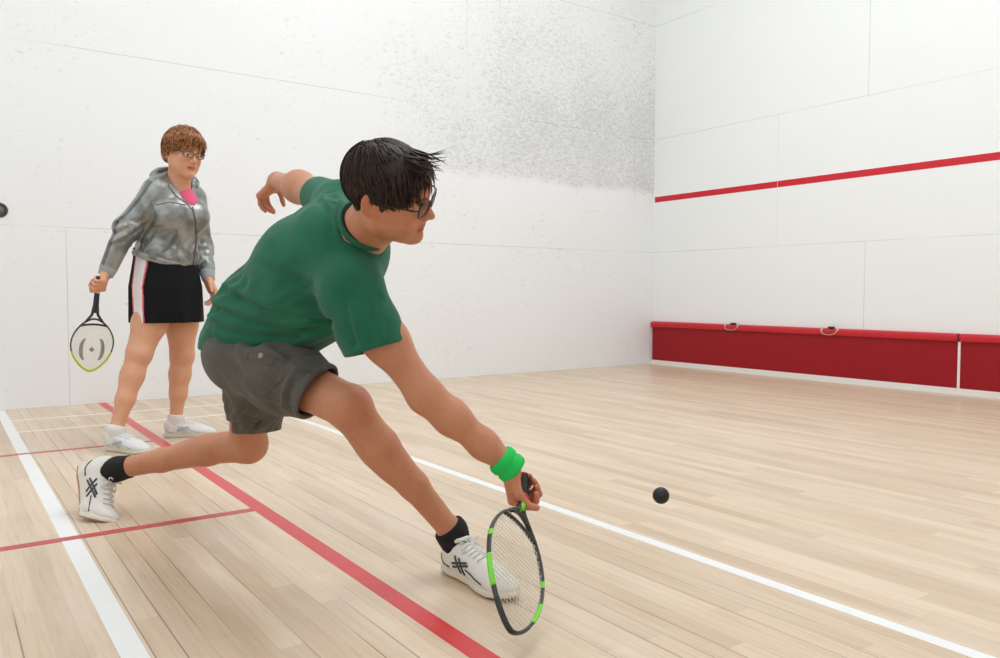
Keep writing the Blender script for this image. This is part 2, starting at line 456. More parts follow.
def tin(x0, x1, label, hooks=()):
    root = empty('tin_board', (x0, -.02, .048)); tag(root, label, 'squash tin', 'red tin boards')
    MB().box((x0, -.030, .0482), (x1, -.001, .425)).build('panel', M_tin, root, smooth=False)
    prof = [(-.001, .408), (-.046, .408), (-.052, .414), (-.055, .428), (-.055, .447), (-.050, .460), (-.038, .468), (-.001, .470)]
    V = [(x, y, z) for x in (x0-.006 if x0 < .1 else x0, x1) for y, z in prof]; n = len(prof)
    Fc = [(i, (i+1) % n, n+(i+1) % n, n+i) for i in range(n)]+[tuple(range(n-1, -1, -1)), tuple(range(n, 2*n))]
    r = mesh_obj('top_rail', V, Fc, M_rail, root, False)
    for hx in hooks:
        b = MB().box((hx-.022, -.05, .4702), (hx+.022, -.008, .486), .003).build('hasp', M_brk, root, smooth=False)
        P = [(hx+.075*math.cos(a), -.062-.012*math.sin(-a), .452+.038*math.sin(a)) for a in np.linspace(math.pi*1.02, math.pi*1.98, 15)]
        P = [(hx-.075, -.050, .458)]+P+[(hx+.075, -.050, .458)]
        MB().tube(P, .0042, 8).build('loop', M_chrome, b)
        for sx in (-1, 1):
            MB().lathe((hx+sx*.075, -.052, .458), (0, -1, 0), [(0, .0), (0, .013), (.006, .013), (.009, .008), (.009, 0)], 12).build('rivet', M_chrome, b)
tin(.024, 3.214, 'long red metal tin board in the corner with two steel loops', (1.10, 2.15))
tin(3.234, W-.01, 'red metal tin board cut off by the right edge of the photo')

# round plug on the side wall at the left edge
dk = empty('wall_plug', (0, -6.072, 1.312)); tag(dk, 'small dark round plug on the white side wall, at the left edge of the photo', 'wall plug')
M_dk = plain('dark_rubber_ring', srgb(62, 58, 54), .5); M_dk2 = plain('grey_brown_cap', srgb(112, 104, 98), .45)
MB().lathe((.0005, -6.072, 1.312), (1, 0, 0), [(0, .0), (0, .048), (.008, .048), (.012, .043), (.012, .030), (.006, .029), (.006, 0)], 32).build('rim', M_dk, dk)
MB().lathe((.0066, -6.072, 1.312), (1, 0, 0), [(0, .0), (0, .028), (.006, .026), (.009, .018), (.010, 0)], 32).build('cap', M_dk2, dk)

# the ball in flight
M_ball = plain('black_rubber', srgb(24, 24, 25), .55, noise=.3, nscale=80)
bc = at(661, 495.5, 1.95)
s = []
ball = MB().lathe(bc+A(0, 0, -.0205), (0, 0, 1), [(.0205*(1-math.cos(a)), .0205*math.sin(a)) for a in np.linspace(0, math.pi, 21)], 32).build('squash_ball', M_ball)
tag(ball, 'black rubber squash ball in flight above the floor, right of the racket', 'ball')

# ---------------------------------------------------------------- light: rows of lamps under the ceiling
M_house = plain('white_lamp_housing', srgb(235, 235, 235), .4)
M_tube = NT('lit_tube'); M_tube.set(Base_Color=(1, 1, 1), Emission_Color=(1, .98, .95), Emission_Strength=1.6); M_tube = M_tube.m
def lamp(x, y, power, w=1.3, l=.35, label=''):
    root = empty('ceiling_lamp', (x, y, H-.05)); tag(root, label, 'lamp', 'fluorescent ceiling lamps')
    MB().box((x-w/2, y-l/2, H-.09), (x+w/2, y+l/2, H), .006).build('housing', M_house, root, smooth=False)
    for k in (-1, 0, 1):
        MB().tube([(x-w/2+.05, y+k*l*.3, H-.112), (x+w/2-.05, y+k*l*.3, H-.112)], .016, 10).build('tube', M_tube, root)
    ld = bpy.data.lights.new('lamp_light', 'AREA'); ld.shape = 'RECTANGLE'; ld.size = w; ld.size_y = l; ld.energy = power
    ld.color = (.86, .93, 1); lo = bpy.data.objects.new('lamp_light', ld); COL.objects.link(lo)
    lo.location = (x, y, H-.14)
    return root
k = 0
for y, pw in ((-2.5, 460), (-4.1, 330), (-6.1, 105), (-8.1, 60)):
    for x in (2.3, 3.5, 4.7):
        lamp(x, y, pw*LP, label='fluorescent strip lamp under the ceiling, above the court')
# ================================================================ PEOPLE: shared builders
def fl(x, y, z=0.0):
    "the spot on the floor (or at height z) seen at pixel x,y"
    d = FF+RR*(x-500)/F_PX+UU*(329-y)/F_PX; return CAM+d*(z-CAM[2])/d[2]
def cdir(x, y, t):
    "unit direction from screen right, up and towards-the-lens amounts"
    return nrm(RR*x+UU*y-FF*t)
def skin_mat(name, base, deep, hair=0.0):
    t = NT(name); P = t.coord()
    a = t.n.new('ShaderNodeVertexColor'); a.layer_name = 'tint'
    n = t.noise(P, 14, 4, .6)
    c = t.mix(t.math('MULTIPLY', t.ramp(n, .4, .75), .35), base, deep)
    if hair:
        h = t.noise(t.mapping(P, (1, 1, .45)), 260, 2, .7)
        c = t.mix(t.math('MULTIPLY', t.ramp(h, .56, .70), hair), c, srgb(96, 60, 42))
    c = t.mix(1.0, c, a.outputs[0], 'MULTIPLY')
    t.set(Base_Color=c, Roughness=.47, Specular_IOR_Level=.4, Subsurface_Weight=.12, Subsurface_Scale=.012)
    t.b.inputs['Subsurface Radius'].default_value = (1, .35, .2)
    t.bump(t.noise(P, 420, 2), .06, .0006); return t.m
def loc2w(C, R, s): return lambda x, y, z: C+R@(A(x, y, z)*s)

def head_prims(S, C, R, s, neck_to, neck_r, female=False, dz=0.0):
    """head in a local frame: x forward, y the person's left, z up; origin between the eyes' height and the ears"""
    w = loc2w(C, R, s); q = s
    S.ell(w(-.014, 0, .030), R, A(.098, .076, .089)*q, .02)
    S.ell(w(.028, 0, -.028+dz/2), R, A(.062, .058, .084-dz/2)*q, .03)
    jw = .052 if not female else .047; jr = .021 if not female else .019
    for y in (-1, 1):
        S.cone(w(.0, y*jw, -.055+dz*.5), w(.066, y*.016, -.101+dz), jr*q, .017*q, .028)
        S.cone(w(-.005, y*.058, -.01), w(.0, y*jw, -.055), .022*q, jr*q, .03)
        S.ell(w(.060, y*.040, -.026), R, A(.022, .021, .024)*q, .02)
        S.ell(w(.045, y*.034, -.062), R, A(.026, .020, .026)*q, .03)
    S.ball(w(.077, 0, -.102+dz), .0155*q, .02)
    S.cone(w(.078, -.030, .019), w(.078, .030, .019), .0125*q, k=.015)
    S.ell(w(.058, 0, .052), R, A(.034, .05, .042)*q, .03)
    for y in (-1, 1):                                       # eye sockets, then lids around the ball
        S.ell(w(.096, y*.031, .001), R, A(.016, .019, .0125)*q, .012, sub=True)
        S.ell(w(.0735, y*.031, -.001), R, A(.0135, .0165, .0125)*q, .004)
        S.ell(w(.0865, y*.031, -.0025), R, A(.0045, .0135, .0038)*q, .003, sub=True)
    S.cone(w(.084, 0, .012), w(.103, 0, -.020), .0068*q, .0085*q, .012)
    S.ell(w(.106, 0, -.0285), R, A(.0125, .0105, .0095)*q, .008)
    for y in (-1, 1):
        S.ell(w(.096, y*.0125, -.033), R, A(.0105, .0065, .0072)*q, .006)
        S.ball(w(.1015, y*.0062, -.0385), .0028*q, .003, sub=True)
    S.ell(w(.080, 0, -.052), R, A(.016, .022, .018)*q, .015)      # muzzle
    pts = [(.0745, -.023, -.0635), (.088, -.010, -.0585), (.0905, 0, -.0600), (.088, .010, -.0585), (.0745, .023, -.0635)]
    for i in range(4): S.cone(w(*pts[i]), w(*pts[i+1]), (.0028+.0016*(i in (1, 2)))*q, k=.004)
    pts = [(.0745, -.022, -.0645), (.087, -.010, -.0705), (.089, 0, -.0715), (.087, .010, -.0705), (.0745, .022, -.0645)]
    for i in range(4): S.cone(w(*pts[i]), w(*pts[i+1]), .0046*q, k=.004)
    gp = [(.080, -.023, -.064), (.094, -.009, -.0648), (.0965, 0, -.0655), (.094, .009, -.0648), (.080, .023, -.064)]
    for i in range(4): S.cone(w(*gp[i]), w(*gp[i+1]), .0013*q, k=.0025, sub=True)
    S.cone(w(.096, -.002, -.049), w(.094, -.001, -.044), .0022*q, k=.004, sub=True)
    for y in (-1, 1):                                       # ears
        Re = R@np.array([[math.cos(-y*.45), -math.sin(-y*.45), 0], [math.sin(-y*.45), math.cos(-y*.45), 0], [0, 0, 1]])
        S.ell(w(-.020, y*.081, .000), Re, A(.0185, .0062, .031)*q, .005)
        S.ell(w(-.015, y*.0885, .003), Re, A(.0115, .0060, .020)*q, .004, sub=True)
        S.ell(w(-.012, y*.075, -.022), R, A(.008, .006, .010)*q, .006)
    S.cone(w(-.020, 0, -.055), neck_to, neck_r*q, neck_r*1.08, .035)
    S.cone(w(.010, 0, -.080), neck_to+R@A(.035, 0, 0), .030*q, .040, .03)
def face_tint(P, C, R, s, lip=(.86, .52, .50), brow=(.30, .22, .18), beard=0.0, blush=.14, browk=1.0):
    L_ = (P-C)@R/s; x, y, z = L_.T; n = len(P); T_ = np.ones((n, 3))
    inh = (x > -.03) & (np.abs(y) < .1) & (z < .13) & (z > -.14)
    def blend(m_, c): nonlocal T_; T_ = T_*(1-m_[:, None])+T_*np.array(c)*m_[:, None]
    zc = -.0645-.0008
    lipm = inh*(x > .068)*sstep(.0105, .0070, np.sqrt(((z-zc)*1.0)**2+(np.maximum(np.abs(y)-.014, 0))**2))
    blend(lipm*1.0, lip)
    blend(inh*(x > .08)*sstep(.0022, .0008, np.abs(z+.0652))*(np.abs(y) < .021), (.5, .35, .35))
    by = np.abs(y); bz = .020+.005*np.sin(np.clip((by-.012)/.036, 0, 1)*2.6)
    blend(inh*browk*(x > .05)*sstep(.006, .003, np.abs(z-bz))*sstep(.008, .014, by)*sstep(.052, .044, by), brow)
    blend(inh*(x > .04)*blush*sstep(.03, .012, np.sqrt((by-.045)**2+(z+.03)**2)), (1, .55, .5))
    blend(inh*(x > .085)*.3*sstep(.02, .006, np.sqrt(by**2+(z+.03)**2)), (1, .68, .62))
    blend((np.abs(by-.078) < .014)*(x < .01)*(x > -.045)*(np.abs(z) < .035)*.45, (1, .62, .55))
    if beard:
        nz = np.maximum(sstep(-.045, -.062, z), sstep(.006, .002, np.abs(z+.051))*sstep(.03, .02, by))
        blend(inh*(x > .0)*beard*nz, (.72, .68, .68))
        blend(inh*(x > .07)*beard*1.2*sstep(.007, .003, np.abs(z+.053))*sstep(.028, .018, by), (.6, .5, .46))
    return T_
def eyes(parent, C, R, s, gaze, iris):
    w = loc2w(C, R, s)
    mats = [M_eyewhite, iris, M_pupil]
    for y in (-1, 1):
        g = nrm(R@A(1, gaze[0], gaze[1])); c = w(.0745, y*.031, -.0015); r = .0122*s
        prof = [(r*math.cos(a), r*math.sin(a)) for a in [0, .2, .2001, .46, .4601]+list(np.linspace(.7, math.pi, 10))]
        b = MB().lathe(c, g, prof[::-1], 20); o = b.build('eye', mats, parent)
        me = o.data; n = 20; rows = len(prof)-1
        idx = np.zeros(len(me.polygons), np.int32)
        for i in range(rows):
            k = rows-1-i; idx[i*n:(i+1)*n] = 2 if k < 1 else (1 if k < 3 else 0)
        me.polygons.foreach_set('material_index', idx)
M_eyewhite = plain('eye_white', srgb(225, 215, 205), .25)
M_pupil = plain('pupil', (.005, .005, .005), .15)
M_iris1 = plain('brown_iris', srgb(70, 42, 26), .2); M_iris2 = plain('blue_iris', srgb(90, 105, 112), .2)

FING = {'index': (.029, (.043, .026, .021), .0090), 'middle': (.0095, (.048, .030, .022), .0092),
        'ring': (-.0105, (.044, .028, .021), .0087), 'little': (-.029, (.035, .021, .019), .0078)}
def hand_prims(S, O, X, Y, Z, s, flex, thumb, splay=.06, palm_r=.014):
    """O wrist, X towards the knuckles, Y towards the thumb, Z out of the back of the hand"""
    X, Y, Z = nrm(X), nrm(Y), nrm(Z); w = lambda x, y, z: O+(X*x+Y*y+Z*z)*s
    tips = {}
    for nm, (y0, ln, r) in FING.items():
        kx = .092-abs(y0-.006)*.22
        S.cone(w(.008, y0*.62, 0), w(kx, y0, .001), .0155*s, .0118*s, .012)      # metacarpals make the palm
        S.cone(w(.02, y0*.7, -.008), w(kx-.012, y0, -.008), .0115*s, .0105*s, .012)
        p = A(kx, y0, 0); a = 0; f = flex[nm]
        sp = splay*(y0/.03)
        for j in range(3):
            a += f[j]
            d = A(math.cos(a)*math.cos(sp), math.cos(a)*math.sin(sp), -math.sin(a))
            p2 = p+d*ln[j]; rr = r*(1-.07*j)
            S.cone(w(*p), w(*p2), rr*s*(1.06 if j == 0 else 1.03), rr*.93*s, .004 if j else .008)
            p = p2
        tips[nm] = w(*p)
    S.cone(w(.012, .016, -.008), w(.045, .030, -.012), .0165*s, .0135*s, .014)    # ball of the thumb
    tr = (.0130, .0112, .0098, .0085)
    for j in range(len(thumb)-1): S.cone(w(*thumb[j]), w(*thumb[j+1]), tr[j]*s, tr[j+1]*s, .009 if j == 0 else .005)
    S.cone(w(.018, -.018, -.010), w(.060, -.026, -.010), .014*s, .011*s, .012)
    return tips

def strands(roots, flow, cen, rad, lens, r0, steps=8, off=(.02, .09), seed=3, sides=3, clump=0.0):
    "hair locks: tapered tubes that follow a flow field over a scalp ellipsoid, all in the head's local frame"
    rg = np.random.default_rng(seed); n = len(roots)
    p = roots.copy(); out = [p.copy()]; o0 = off[0]+(off[1]-off[0])*rg.random(n)
    jit = rg.normal(0, .16, (n, 3)); ln = lens(roots)*(1+.25*rg.normal(0, 1, n)).clip(.55, 1.5)
    for k in range(steps):
        q = (p-cen)/rad; nn = q/rad; nn /= np.linalg.norm(nn, axis=1)[:, None]
        f = flow(p)+jit; f -= nn*(f*nn).sum(1)[:, None]; f /= np.linalg.norm(f, axis=1)[:, None]+1e-9
        p = p+f*(ln/steps)[:, None]
        q = (p-cen)/rad; m_ = np.linalg.norm(q, axis=1)
        tgt = 1+o0*(1-.0*k)
        low = q[:, 2] < -.35
        q2 = q/m_[:, None]*tgt[:, None]; q2[low] = q[low]
        p = cen+q2*rad; out.append(p.copy())
    out = np.stack(out, 1)                          # n, steps+1, 3
    rr = r0*(1+.3*rg.random(n))
    V = []; Q = []
    t = np.linspace(0, 1, steps+1)
    T_ = np.gradient(out, axis=1); T_ /= np.linalg.norm(T_, axis=2)[..., None]+1e-9
    q = (out-cen)/rad/rad; q /= np.linalg.norm(q, axis=2)[..., None]
    B_ = np.cross(T_, q); B_ /= np.linalg.norm(B_, axis=2)[..., None]+1e-9; N_ = np.cross(B_, T_)
    prof = np.minimum(1, (1-t)*2.2+.08)[None, :, None]
    rings = []
    for k in range(sides):
        a = 2*math.pi*k/sides
        rings.append(out+(B_*math.cos(a)*1.7+N_*math.sin(a)*.75)*prof*rr[:, None, None])
    V = np.stack(rings, 2).reshape(-1, 3)
    S1 = steps+1; base = (np.arange(n)*S1*sides)[:, None, None]; i = np.arange(steps)[None, :, None]; k = np.arange(sides)[None, None, :]
    a = base+i*sides+k; b = base+i*sides+(k+1) % sides
    Q = np.stack([a, b, b+sides, a+sides], -1).reshape(-1, 4)
    return V, Q
def hair_mat(name, c0, c1, rough=.48, spec=.3):
    t = NT(name); P = t.coord('Object')
    n = t.noise(P, 60, 3, .7); t.set(Base_Color=t.mix(t.ramp(n, .3, .75), c0, c1), Roughness=rough, Specular_IOR_Level=spec); return t.m

def glasses(parent, C, R, s, mat, mlens, hw=.026, hh=.0185, x0=.094, zc=-.002, r=.0021, square=4.0, ear=-.012, rim=True, cx=.032):
    w = loc2w(C, R, s)
    g = MB()
    loops = []
    for y in (-1, 1):
        P = []
        for a in np.linspace(0, 2*math.pi, 28, endpoint=False):
            c, n = math.cos(a), math.sin(a); e = 2/square
            yy = hw*np.sign(c)*abs(c)**e; zz = hh*np.sign(n)*abs(n)**e
            P.append(w(x0-.006*((y*cx+yy)/.05)**2-.0025*(zz < 0)*abs(zz)/hh, y*cx+yy, zc+zz))
        g.tube(P, r*s, 6, closed=True); loops.append(P)
    g.tube([w(x0-.001, -cx+hw, zc+.006), w(x0+.003, 0, zc+.009), w(x0-.001, cx-hw, zc+.006)], r*s*1.1, 6)
    fo = g.build('glasses', mat, parent)
    for y, P in zip((-1, 1), loops):
        c = sum(P)/len(P); n = R@A(1, 0, 0)*.0006
        V = [c+n]+[p+n for p in P]+[c-n]+[p-n for p in P]; k = len(P)
        Fc = [(0, 1+i, 1+(i+1) % k) for i in range(k)]+[(k+1, k+2+(i+1) % k, k+2+i) for i in range(k)]+[(1+i, k+2+i, k+2+(i+1) % k, 1+(i+1) % k) for i in range(k)]
        mesh_obj('lens', V, Fc, mlens, fo)
        MB().tube([w(x0-.008, y*(cx+hw), zc+.008), w(x0-.016, y*(cx+hw+.012), zc+.010), w(.03, y*.078, zc+.009), w(ear+.004, y*.0825, zc+.012), w(ear-.014, y*.083, zc+.004), w(ear-.022, y*.081, zc-.014)], r*s*1.05, 6, flat=(R[:, 2], .55)).build('temple', mat, fo)
    return fo
def glass_mat(name='clear_lens'):
    t = NT(name); t.set(Base_Color=(1, 1, 1), Roughness=.02, Transmission_Weight=1.0, IOR=1.08, Alpha=.35); return t.m
M_lens = glass_mat()

# shoes ------------------------------------------------------------
def shoe(parent, O, X, Z, s, up_mat, sole_mat, lace_mat, mark_mat, name='shoe', toe_bend=0.0, marks=True, low_mat=None):
    """O heel-bottom centre, X towards the toe, Z up through the ankle; length .30*s"""
    X = nrm(X); Z = nrm(Z-X*(Z@X)); Y = np.cross(Z, X); R = np.stack([X, Y, Z], 1)
    def w(x, y, z):
        p = A(x, y, z)*s
        if toe_bend and x > .19:
            d = (x-.19)*s; b = toe_bend; px = .19*s+d*math.cos(b)-z*s*math.sin(b)*.9; pz = z*s*math.cos(b)+d*math.sin(b); p = A(px, y*s, pz)
        return O+R@p
    Rt = R
    if toe_bend:
        c, n = math.cos(toe_bend), math.sin(toe_bend); Rt = R@np.array([[c, 0, -n], [0, 1, 0], [n, 0, c]])
    S = Sdf()
    S.cone(w(.045, 0, .045), w(.15, 0, .045), .036*s, .038*s, .02)
    S.ell(w(.040, 0, .060), R, A(.038, .034, .050)*s, .02)
    S.cone(w(.055, 0, .075), w(.20, .002, .040), .036*s, .032*s, .02)
    S.ell(w(.205, .003, .034), Rt, A(.060, .046, .030)*s, .025)
    S.ell(w(.245, .004, .028), Rt, A(.048, .040, .024)*s, .02)
    S.ell(w(.032, 0, .080), R, A(.028, .030, .036)*s, .02)
    S.clip(w(.1, 0, .016), -Z, .006) if not toe_bend else None
    S.ell(w(.058, 0, .128), R, A(.036, .027, .035)*s, .006, sub=True)      # opening
    for dx in (0, .018, .036, .054):                                        # seams across the vamp
        pass
    up = S.build('upper', up_mat, parent, h=.0035) if False else S.build(name, up_mat, parent, h=.0035)
    root = up
    # sole
    S = Sdf(); 
    out = [(-.006, .0), (.004, .026), (.04, .035), (.09, .031), (.14, .034), (.19, .046), (.235, .048), (.275, .034), (.296, .010)]
    N = []
    for x, y in out: N.append((x, y))
    for x, y in out[::-1]: N.append((x, -y*.92))
    V = []; n = len(N)
    lv = [(0.0, .96), (.006, 1.02), (.016, 1.03), (.022, .99)]
    def toe(x): return .010*max(0, (x-.2)/.1)**2
    def thick(x, f): return f*(1.25 if x < .1 else 1.25-.45*min(1, (x-.1)/.1))
    for z, k in lv:
        for x, y in N: V.append(w(.145+(x-.145)*k, y*k, thick(x, z)+toe(x)))
    Fc = []
    for l in range(len(lv)-1):
        for i in range(n): Fc.append((l*n+i, l*n+(i+1) % n, (l+1)*n+(i+1) % n, (l+1)*n+i))
    Fc.append(tuple(range(n-1, -1, -1))); Fc.append(tuple((len(lv)-1)*n+i for i in range(n)))
    so = mesh_obj('sole', V, Fc, [sole_mat, low_mat or sole_mat], root, smooth=False)
    so.data.polygons[len(Fc)-2].material_index = 1
    for i in range(n): so.data.polygons[i].material_index = 1
    m_ = so.modifiers.new('b', 'BEVEL'); m_.width = .002; m_.segments = 2
    # snap helper: push a local point out onto the upper
    def snap(x, y, z, lift=.0008):
        c = w(x, 0, .04); p = w(x, y, z); d = nrm(p-c); a, b = 0.0, .12
        for _ in range(22):
            t = (a+b)/2
            if S0(( c+d*t)[None], cull=False)[0] < 0: a = t
            else: b = t
        return c+d*(a+lift)
    S0 = Sdf(); S0.ops = []
    # rebuild upper field for snapping
    S0.cone(w(.045, 0, .045), w(.15, 0, .045), .036*s, .038*s, .02).ell(w(.040, 0, .060), R, A(.038, .034, .050)*s, .02)
    S0.cone(w(.055, 0, .075), w(.20, .002, .040), .036*s, .032*s, .02).ell(w(.205, .003, .034), Rt, A(.060, .046, .030)*s, .025)
    S0.ell(w(.245, .004, .028), Rt, A(.048, .040, .024)*s, .02)
    S0.ell(w(.032, 0, .080), R, A(.028, .030, .036)*s, .02)
    # laces
    lb = MB()
    for i, x in enumerate((.105, .122, .139, .156, .173)):
        hw_ = .020+.001*i
        P = [snap(x, yy, .09-.06*(abs(yy)/.03)**2*.4, .0022) for yy in np.linspace(-hw_, hw_, 7)]
        lb.tube(P, .0028*s, 6)
        if i < 4: lb.tube([snap(x, hw_, .08, .002), snap(x+.009, 0, .09, .004), snap(x+.017, -hw_-.001, .08, .002)], .0022*s, 5)
    b0 = snap(.098, 0, .09, .004)
    for y in (-1, 1):
        P = [b0+R@(A(.004*math.sin(t*3), y*.032*math.sin(t*math.pi)*(.4+t), .016*math.sin(t*math.pi)-.010*t)*s) for t in np.linspace(0, 1, 9)]
        lb.tube(P, .0021*s, 5)
        lb.tube([b0, b0+R@(A(.012, y*.022, -.004)*s), b0+R@(A(.022, y*.036, -.022)*s)], .0020*s, 5)
    lb.build('laces', lace_mat, root)
    # padded collar and tongue
    cb = MB(); P = []
    for a in np.linspace(0, 2*math.pi, 20, endpoint=False):
        P.append(w(.056+.036*math.cos(a), .0275*math.sin(a), .102+.012*math.cos(a)*(-1 if False else 1)-.004*abs(math.sin(a))+.008*(math.cos(a) < -.6)))
    cb.tube(P, .0062*s, 8, closed=True); cb.build('collar', up_mat, root)
    if marks:
        for y in (-1, 1):
            mb = MB()
            for k, (xa, za, xb, zb) in enumerate(((.088, .082, .118, .030), (.106, .080, .136, .030), (.080, .040, .150, .066), (.078, .052, .142, .074))):
                P = [snap(xa+(xb-xa)*t, y*.05, za+(zb-za)*t, .0006) for t in np.linspace(0, 1, 8)]
                mb.tube(P, .0032*s, 6, flat=(Z, .35) if False else None)
            P = [snap(x, y*.05, z, .0006) for x, z in ((.012, .070), (.020, .05), (.034, .036), (.06, .032))]; mb.tube(P, .0026*s, 5)
            P = [snap(x, y*.05, z, .0006) for x, z in ((.140, .050), (.165, .044), (.190, .036), (.215, .030))]; mb.tube(P, .0022*s, 5)
            mb.build('side_stripe', mark_mat, root)
    return root, w, R
def sock(parent, a, b, r1, r2, mat, lo=None, mid=None, ax=None):
    "knitted sock from just above the ankle (a) down into the shoe (b), round the ankle joint (mid)"
    S = Sdf(); d = nrm(a-b)
    if mid is not None: S.cone(a, mid, r1, r1, .02).cone(mid, b, r1, r2, .02); d = nrm(a-mid)
    else: S.cone(a, b, r1, r2, .01)
    S.clip(lo if lo is not None else a, d, .004); S.fn(lambda P, D: D+.0007*np.sin((P@d)*900))
    return S.build('sock', mat, parent, h=.003)

# racket -----------------------------------------------------------
def racket(G, h, wd, head_l, head_w, shaft, grip, mats, label, cat='squash racket', tear=1.0, yoke=True, logo=None, string_gap=.0105, fr=.0068, back=0.0):
    """G front end of the grip, h towards the tip, wd across the face"""
    h = nrm(h); wd = nrm(wd-h*(wd@h)); n = np.cross(h, wd)
    root = empty('squash_racket', G-h*grip); tag(root, label, cat)
    w = lambda x, y, z=0: G+h*x+wd*y+n*z
    R = np.stack([h, wd, n], 1)
    def hw(t):                                  # half width at t 0..1 along the head, from throat to tip
        return head_w/2*(math.sin(math.pi*t**.92))**.62 if 0 < t < 1 else 0
    P = []
    ts = np.concatenate([(1-np.cos(np.linspace(0, math.pi, 30)))/2])
    side = [(shaft+head_l*t, hw(t)) for t in ts]
    loop = [w(x, y) for x, y in side]+[w(x, -y) for x, y in side[-2:0:-1]]
    xs = [(x-shaft)/head_l for x, y in side]+[(x-shaft)/head_l for x, y in side[-2:0:-1]]
    f = MB().tube(loop, fr, 8, closed=True, flat=(n, .55)); fo = f.build('frame', mats['frame'], root)
    # coloured bumper over the tip and a coloured band on the shoulders
    def arc(t0, t1, r, nm, mat, both=True, flip=1):
        pts = [(t, hw(t)) for t in np.linspace(t0, t1, 16)]
        if t1 >= 1: 
            q = [w(shaft+head_l*t, flip*hw(t)) for t, _ in pts]+[w(shaft+head_l*t, -flip*hw(t)) for t, _ in pts[::-1][1:]]
            return MB().tube(q, r, 8, flat=(n, .6)).build(nm, mat, root)
        for sd in ((1, -1) if both else (flip,)):
            MB().tube([w(shaft+head_l*t, sd*hw(t)) for t, _ in pts], r, 8, flat=(n, .6)).build(nm, mat, root)
    if logo is None:
        arc(.86, 1.0, fr*1.12, 'bumper', mats['throat'])
        arc(.60, .80, fr*1.10, 'band', mats['band']); arc(.40, .45, fr*1.08, 'band', mats['band'])
    else: arc(.60, 1.0, fr*1.12, 'bumper', mats['bumper'])
    # open throat: two arms into the shaft
    for sd in (-1, 1):
        x1 = shaft+head_l*.055; MB().tube([w(.0, sd*.004), w(shaft*.5, sd*.006), w(shaft*.85, sd*.013), w(x1, sd*hw(.055))], [fr*1.15, fr*1.1, fr, fr*.95], 8).build('throat_arm', mats['throat'], root)
    if yoke:
        yk = .13; MB().tube([w(shaft+head_l*(yk+.03*(1-(k/6)**2)*-1), hw(yk)*k/6) for k in range(-6, 7)], fr*.8, 8).build('bridge', mats['throat'], root)
    # strings
    sb = MB(); t0 = .11 if yoke else .03
    x = shaft+head_l*(t0+.01)
    while x < shaft+head_l*.985:
        y = hw((x-shaft)/head_l); sb.tube([w(x, -y), w(x, y)], .0007, 4, cap=False); x += string_gap*1.15
    y = -head_w/2+string_gap*.7
    while y < head_w/2:
        tt = [t for t in np.linspace(t0, .995, 160) if hw(t) > abs(y)]
        if len(tt) > 3: sb.tube([w(shaft+head_l*tt[0], y, .0007), w(shaft+head_l*tt[-1], y, .0007)], .0007, 4, cap=False)
        y += string_gap
    st = sb.build('strings', mats['string'], root)
    # grip
    g = MB(); N = 60; P = [w(-grip+grip*k/N, 0) for k in range(N+1)]
    g.tube(P, [.0150+.0011*((k % 6) < 3)+.002*max(0, 1-k/6) for k in range(N+1)], 14); g.build('grip', mats['grip'], root)
    if grip > .077: MB().lathe(w(-grip-.006, 0), h, [(0, 0), (0, .012), (.003, .0168), (.010, .0172), (.010, 0)], 16).build('butt_cap', mats['collar'], root)
    MB().lathe(w(-.004, 0), h, [(0, .0165), (.002, .0178), (.010, .0175), (.013, .0150), (.013, 0)], 16).build('grip_collar', mats['collar'], root)
    MB().tube([w(.008, 0), w(shaft*.55, 0), w(shaft*.75, 0)], [.0115, .0105, .0095], 12).build('shaft', mats['shaft'], root)
    return root, w, st, R
def snap_to(Sd, p, d, far=.12):
    "walk from p (outside) along d until the surface"
    p = np.asarray(p, float); ts = np.linspace(0, far, 240); D = Sd(p+np.outer(ts, d), cull=False)
    i = np.argmax(D < .0005); return p+d*ts[i]
toc = lambda p: nrm(p-CAM)
def draped(Sd, pts, n_per=6, back=.15, lift=.001):
    out = []
    for i in range(len(pts)-1):
        for t in np.linspace(0, 1, n_per, endpoint=(i == len(pts)-2)):
            x, y, dd = [pts[i][k]*(1-t)+pts[i+1][k]*t for k in range(3)]
            p = at(x, y, dd); v = toc(p); q = snap_to(Sd, p-v*back, v, back*2.4); out.append(q-v*lift)
    return out
# ================================================================ THE MAN, lunging
M_skinM = skin_mat('man_skin', srgb(200, 138, 104), srgb(174, 108, 78), hair=.22)
mHC = at(390, 193, 1.93); mf = cdir(.95, -.30, .12); mu = cdir(.08, .80, .58); mHR = frame(mf, mu); mS = 1.02
mNeck = at(357, 236, 2.06)
pelv = at(243, 352, 2.42); waist = at(275, 316, 2.33); ribs = at(314, 272, 2.22); chest = at(340, 248, 2.14)
shR = at(352, 294, 2.00); shL = at(340, 206, 2.29)
elR = at(426, 396, 1.99); wrR = at(506, 467, 2.09)
elL = at(299, 187, 2.58); wrL = at(277, 181, 2.80)
hipR = at(249, 357, 2.34); hipL = at(252, 350, 2.50)
knR = at(349, 407, 2.10); anR = at(450, 546, 2.19)
knL = at(248, 443, 2.71); anL = at(108, 479, 2.76)
# racket axis first: the hand closes on it
rG = at(522, 498, 2.010); rTip = at(511, 630, 1.665)
rh = nrm(rTip-rG)
axp = rG-rh*.045                                   # where the handle passes through the fist
v = cdir(.035, -.055, -.028); Yh = rh; v = nrm(v-Yh*(v@Yh)); e2 = np.cross(v, Yh); ph = math.atan2(.026, .068)
Xh = math.cos(ph)*v+math.sin(ph)*e2; Zh = math.cos(ph)*e2-math.sin(ph)*v
wrR = axp-Xh*.068*1.05+Zh*.026*1.05
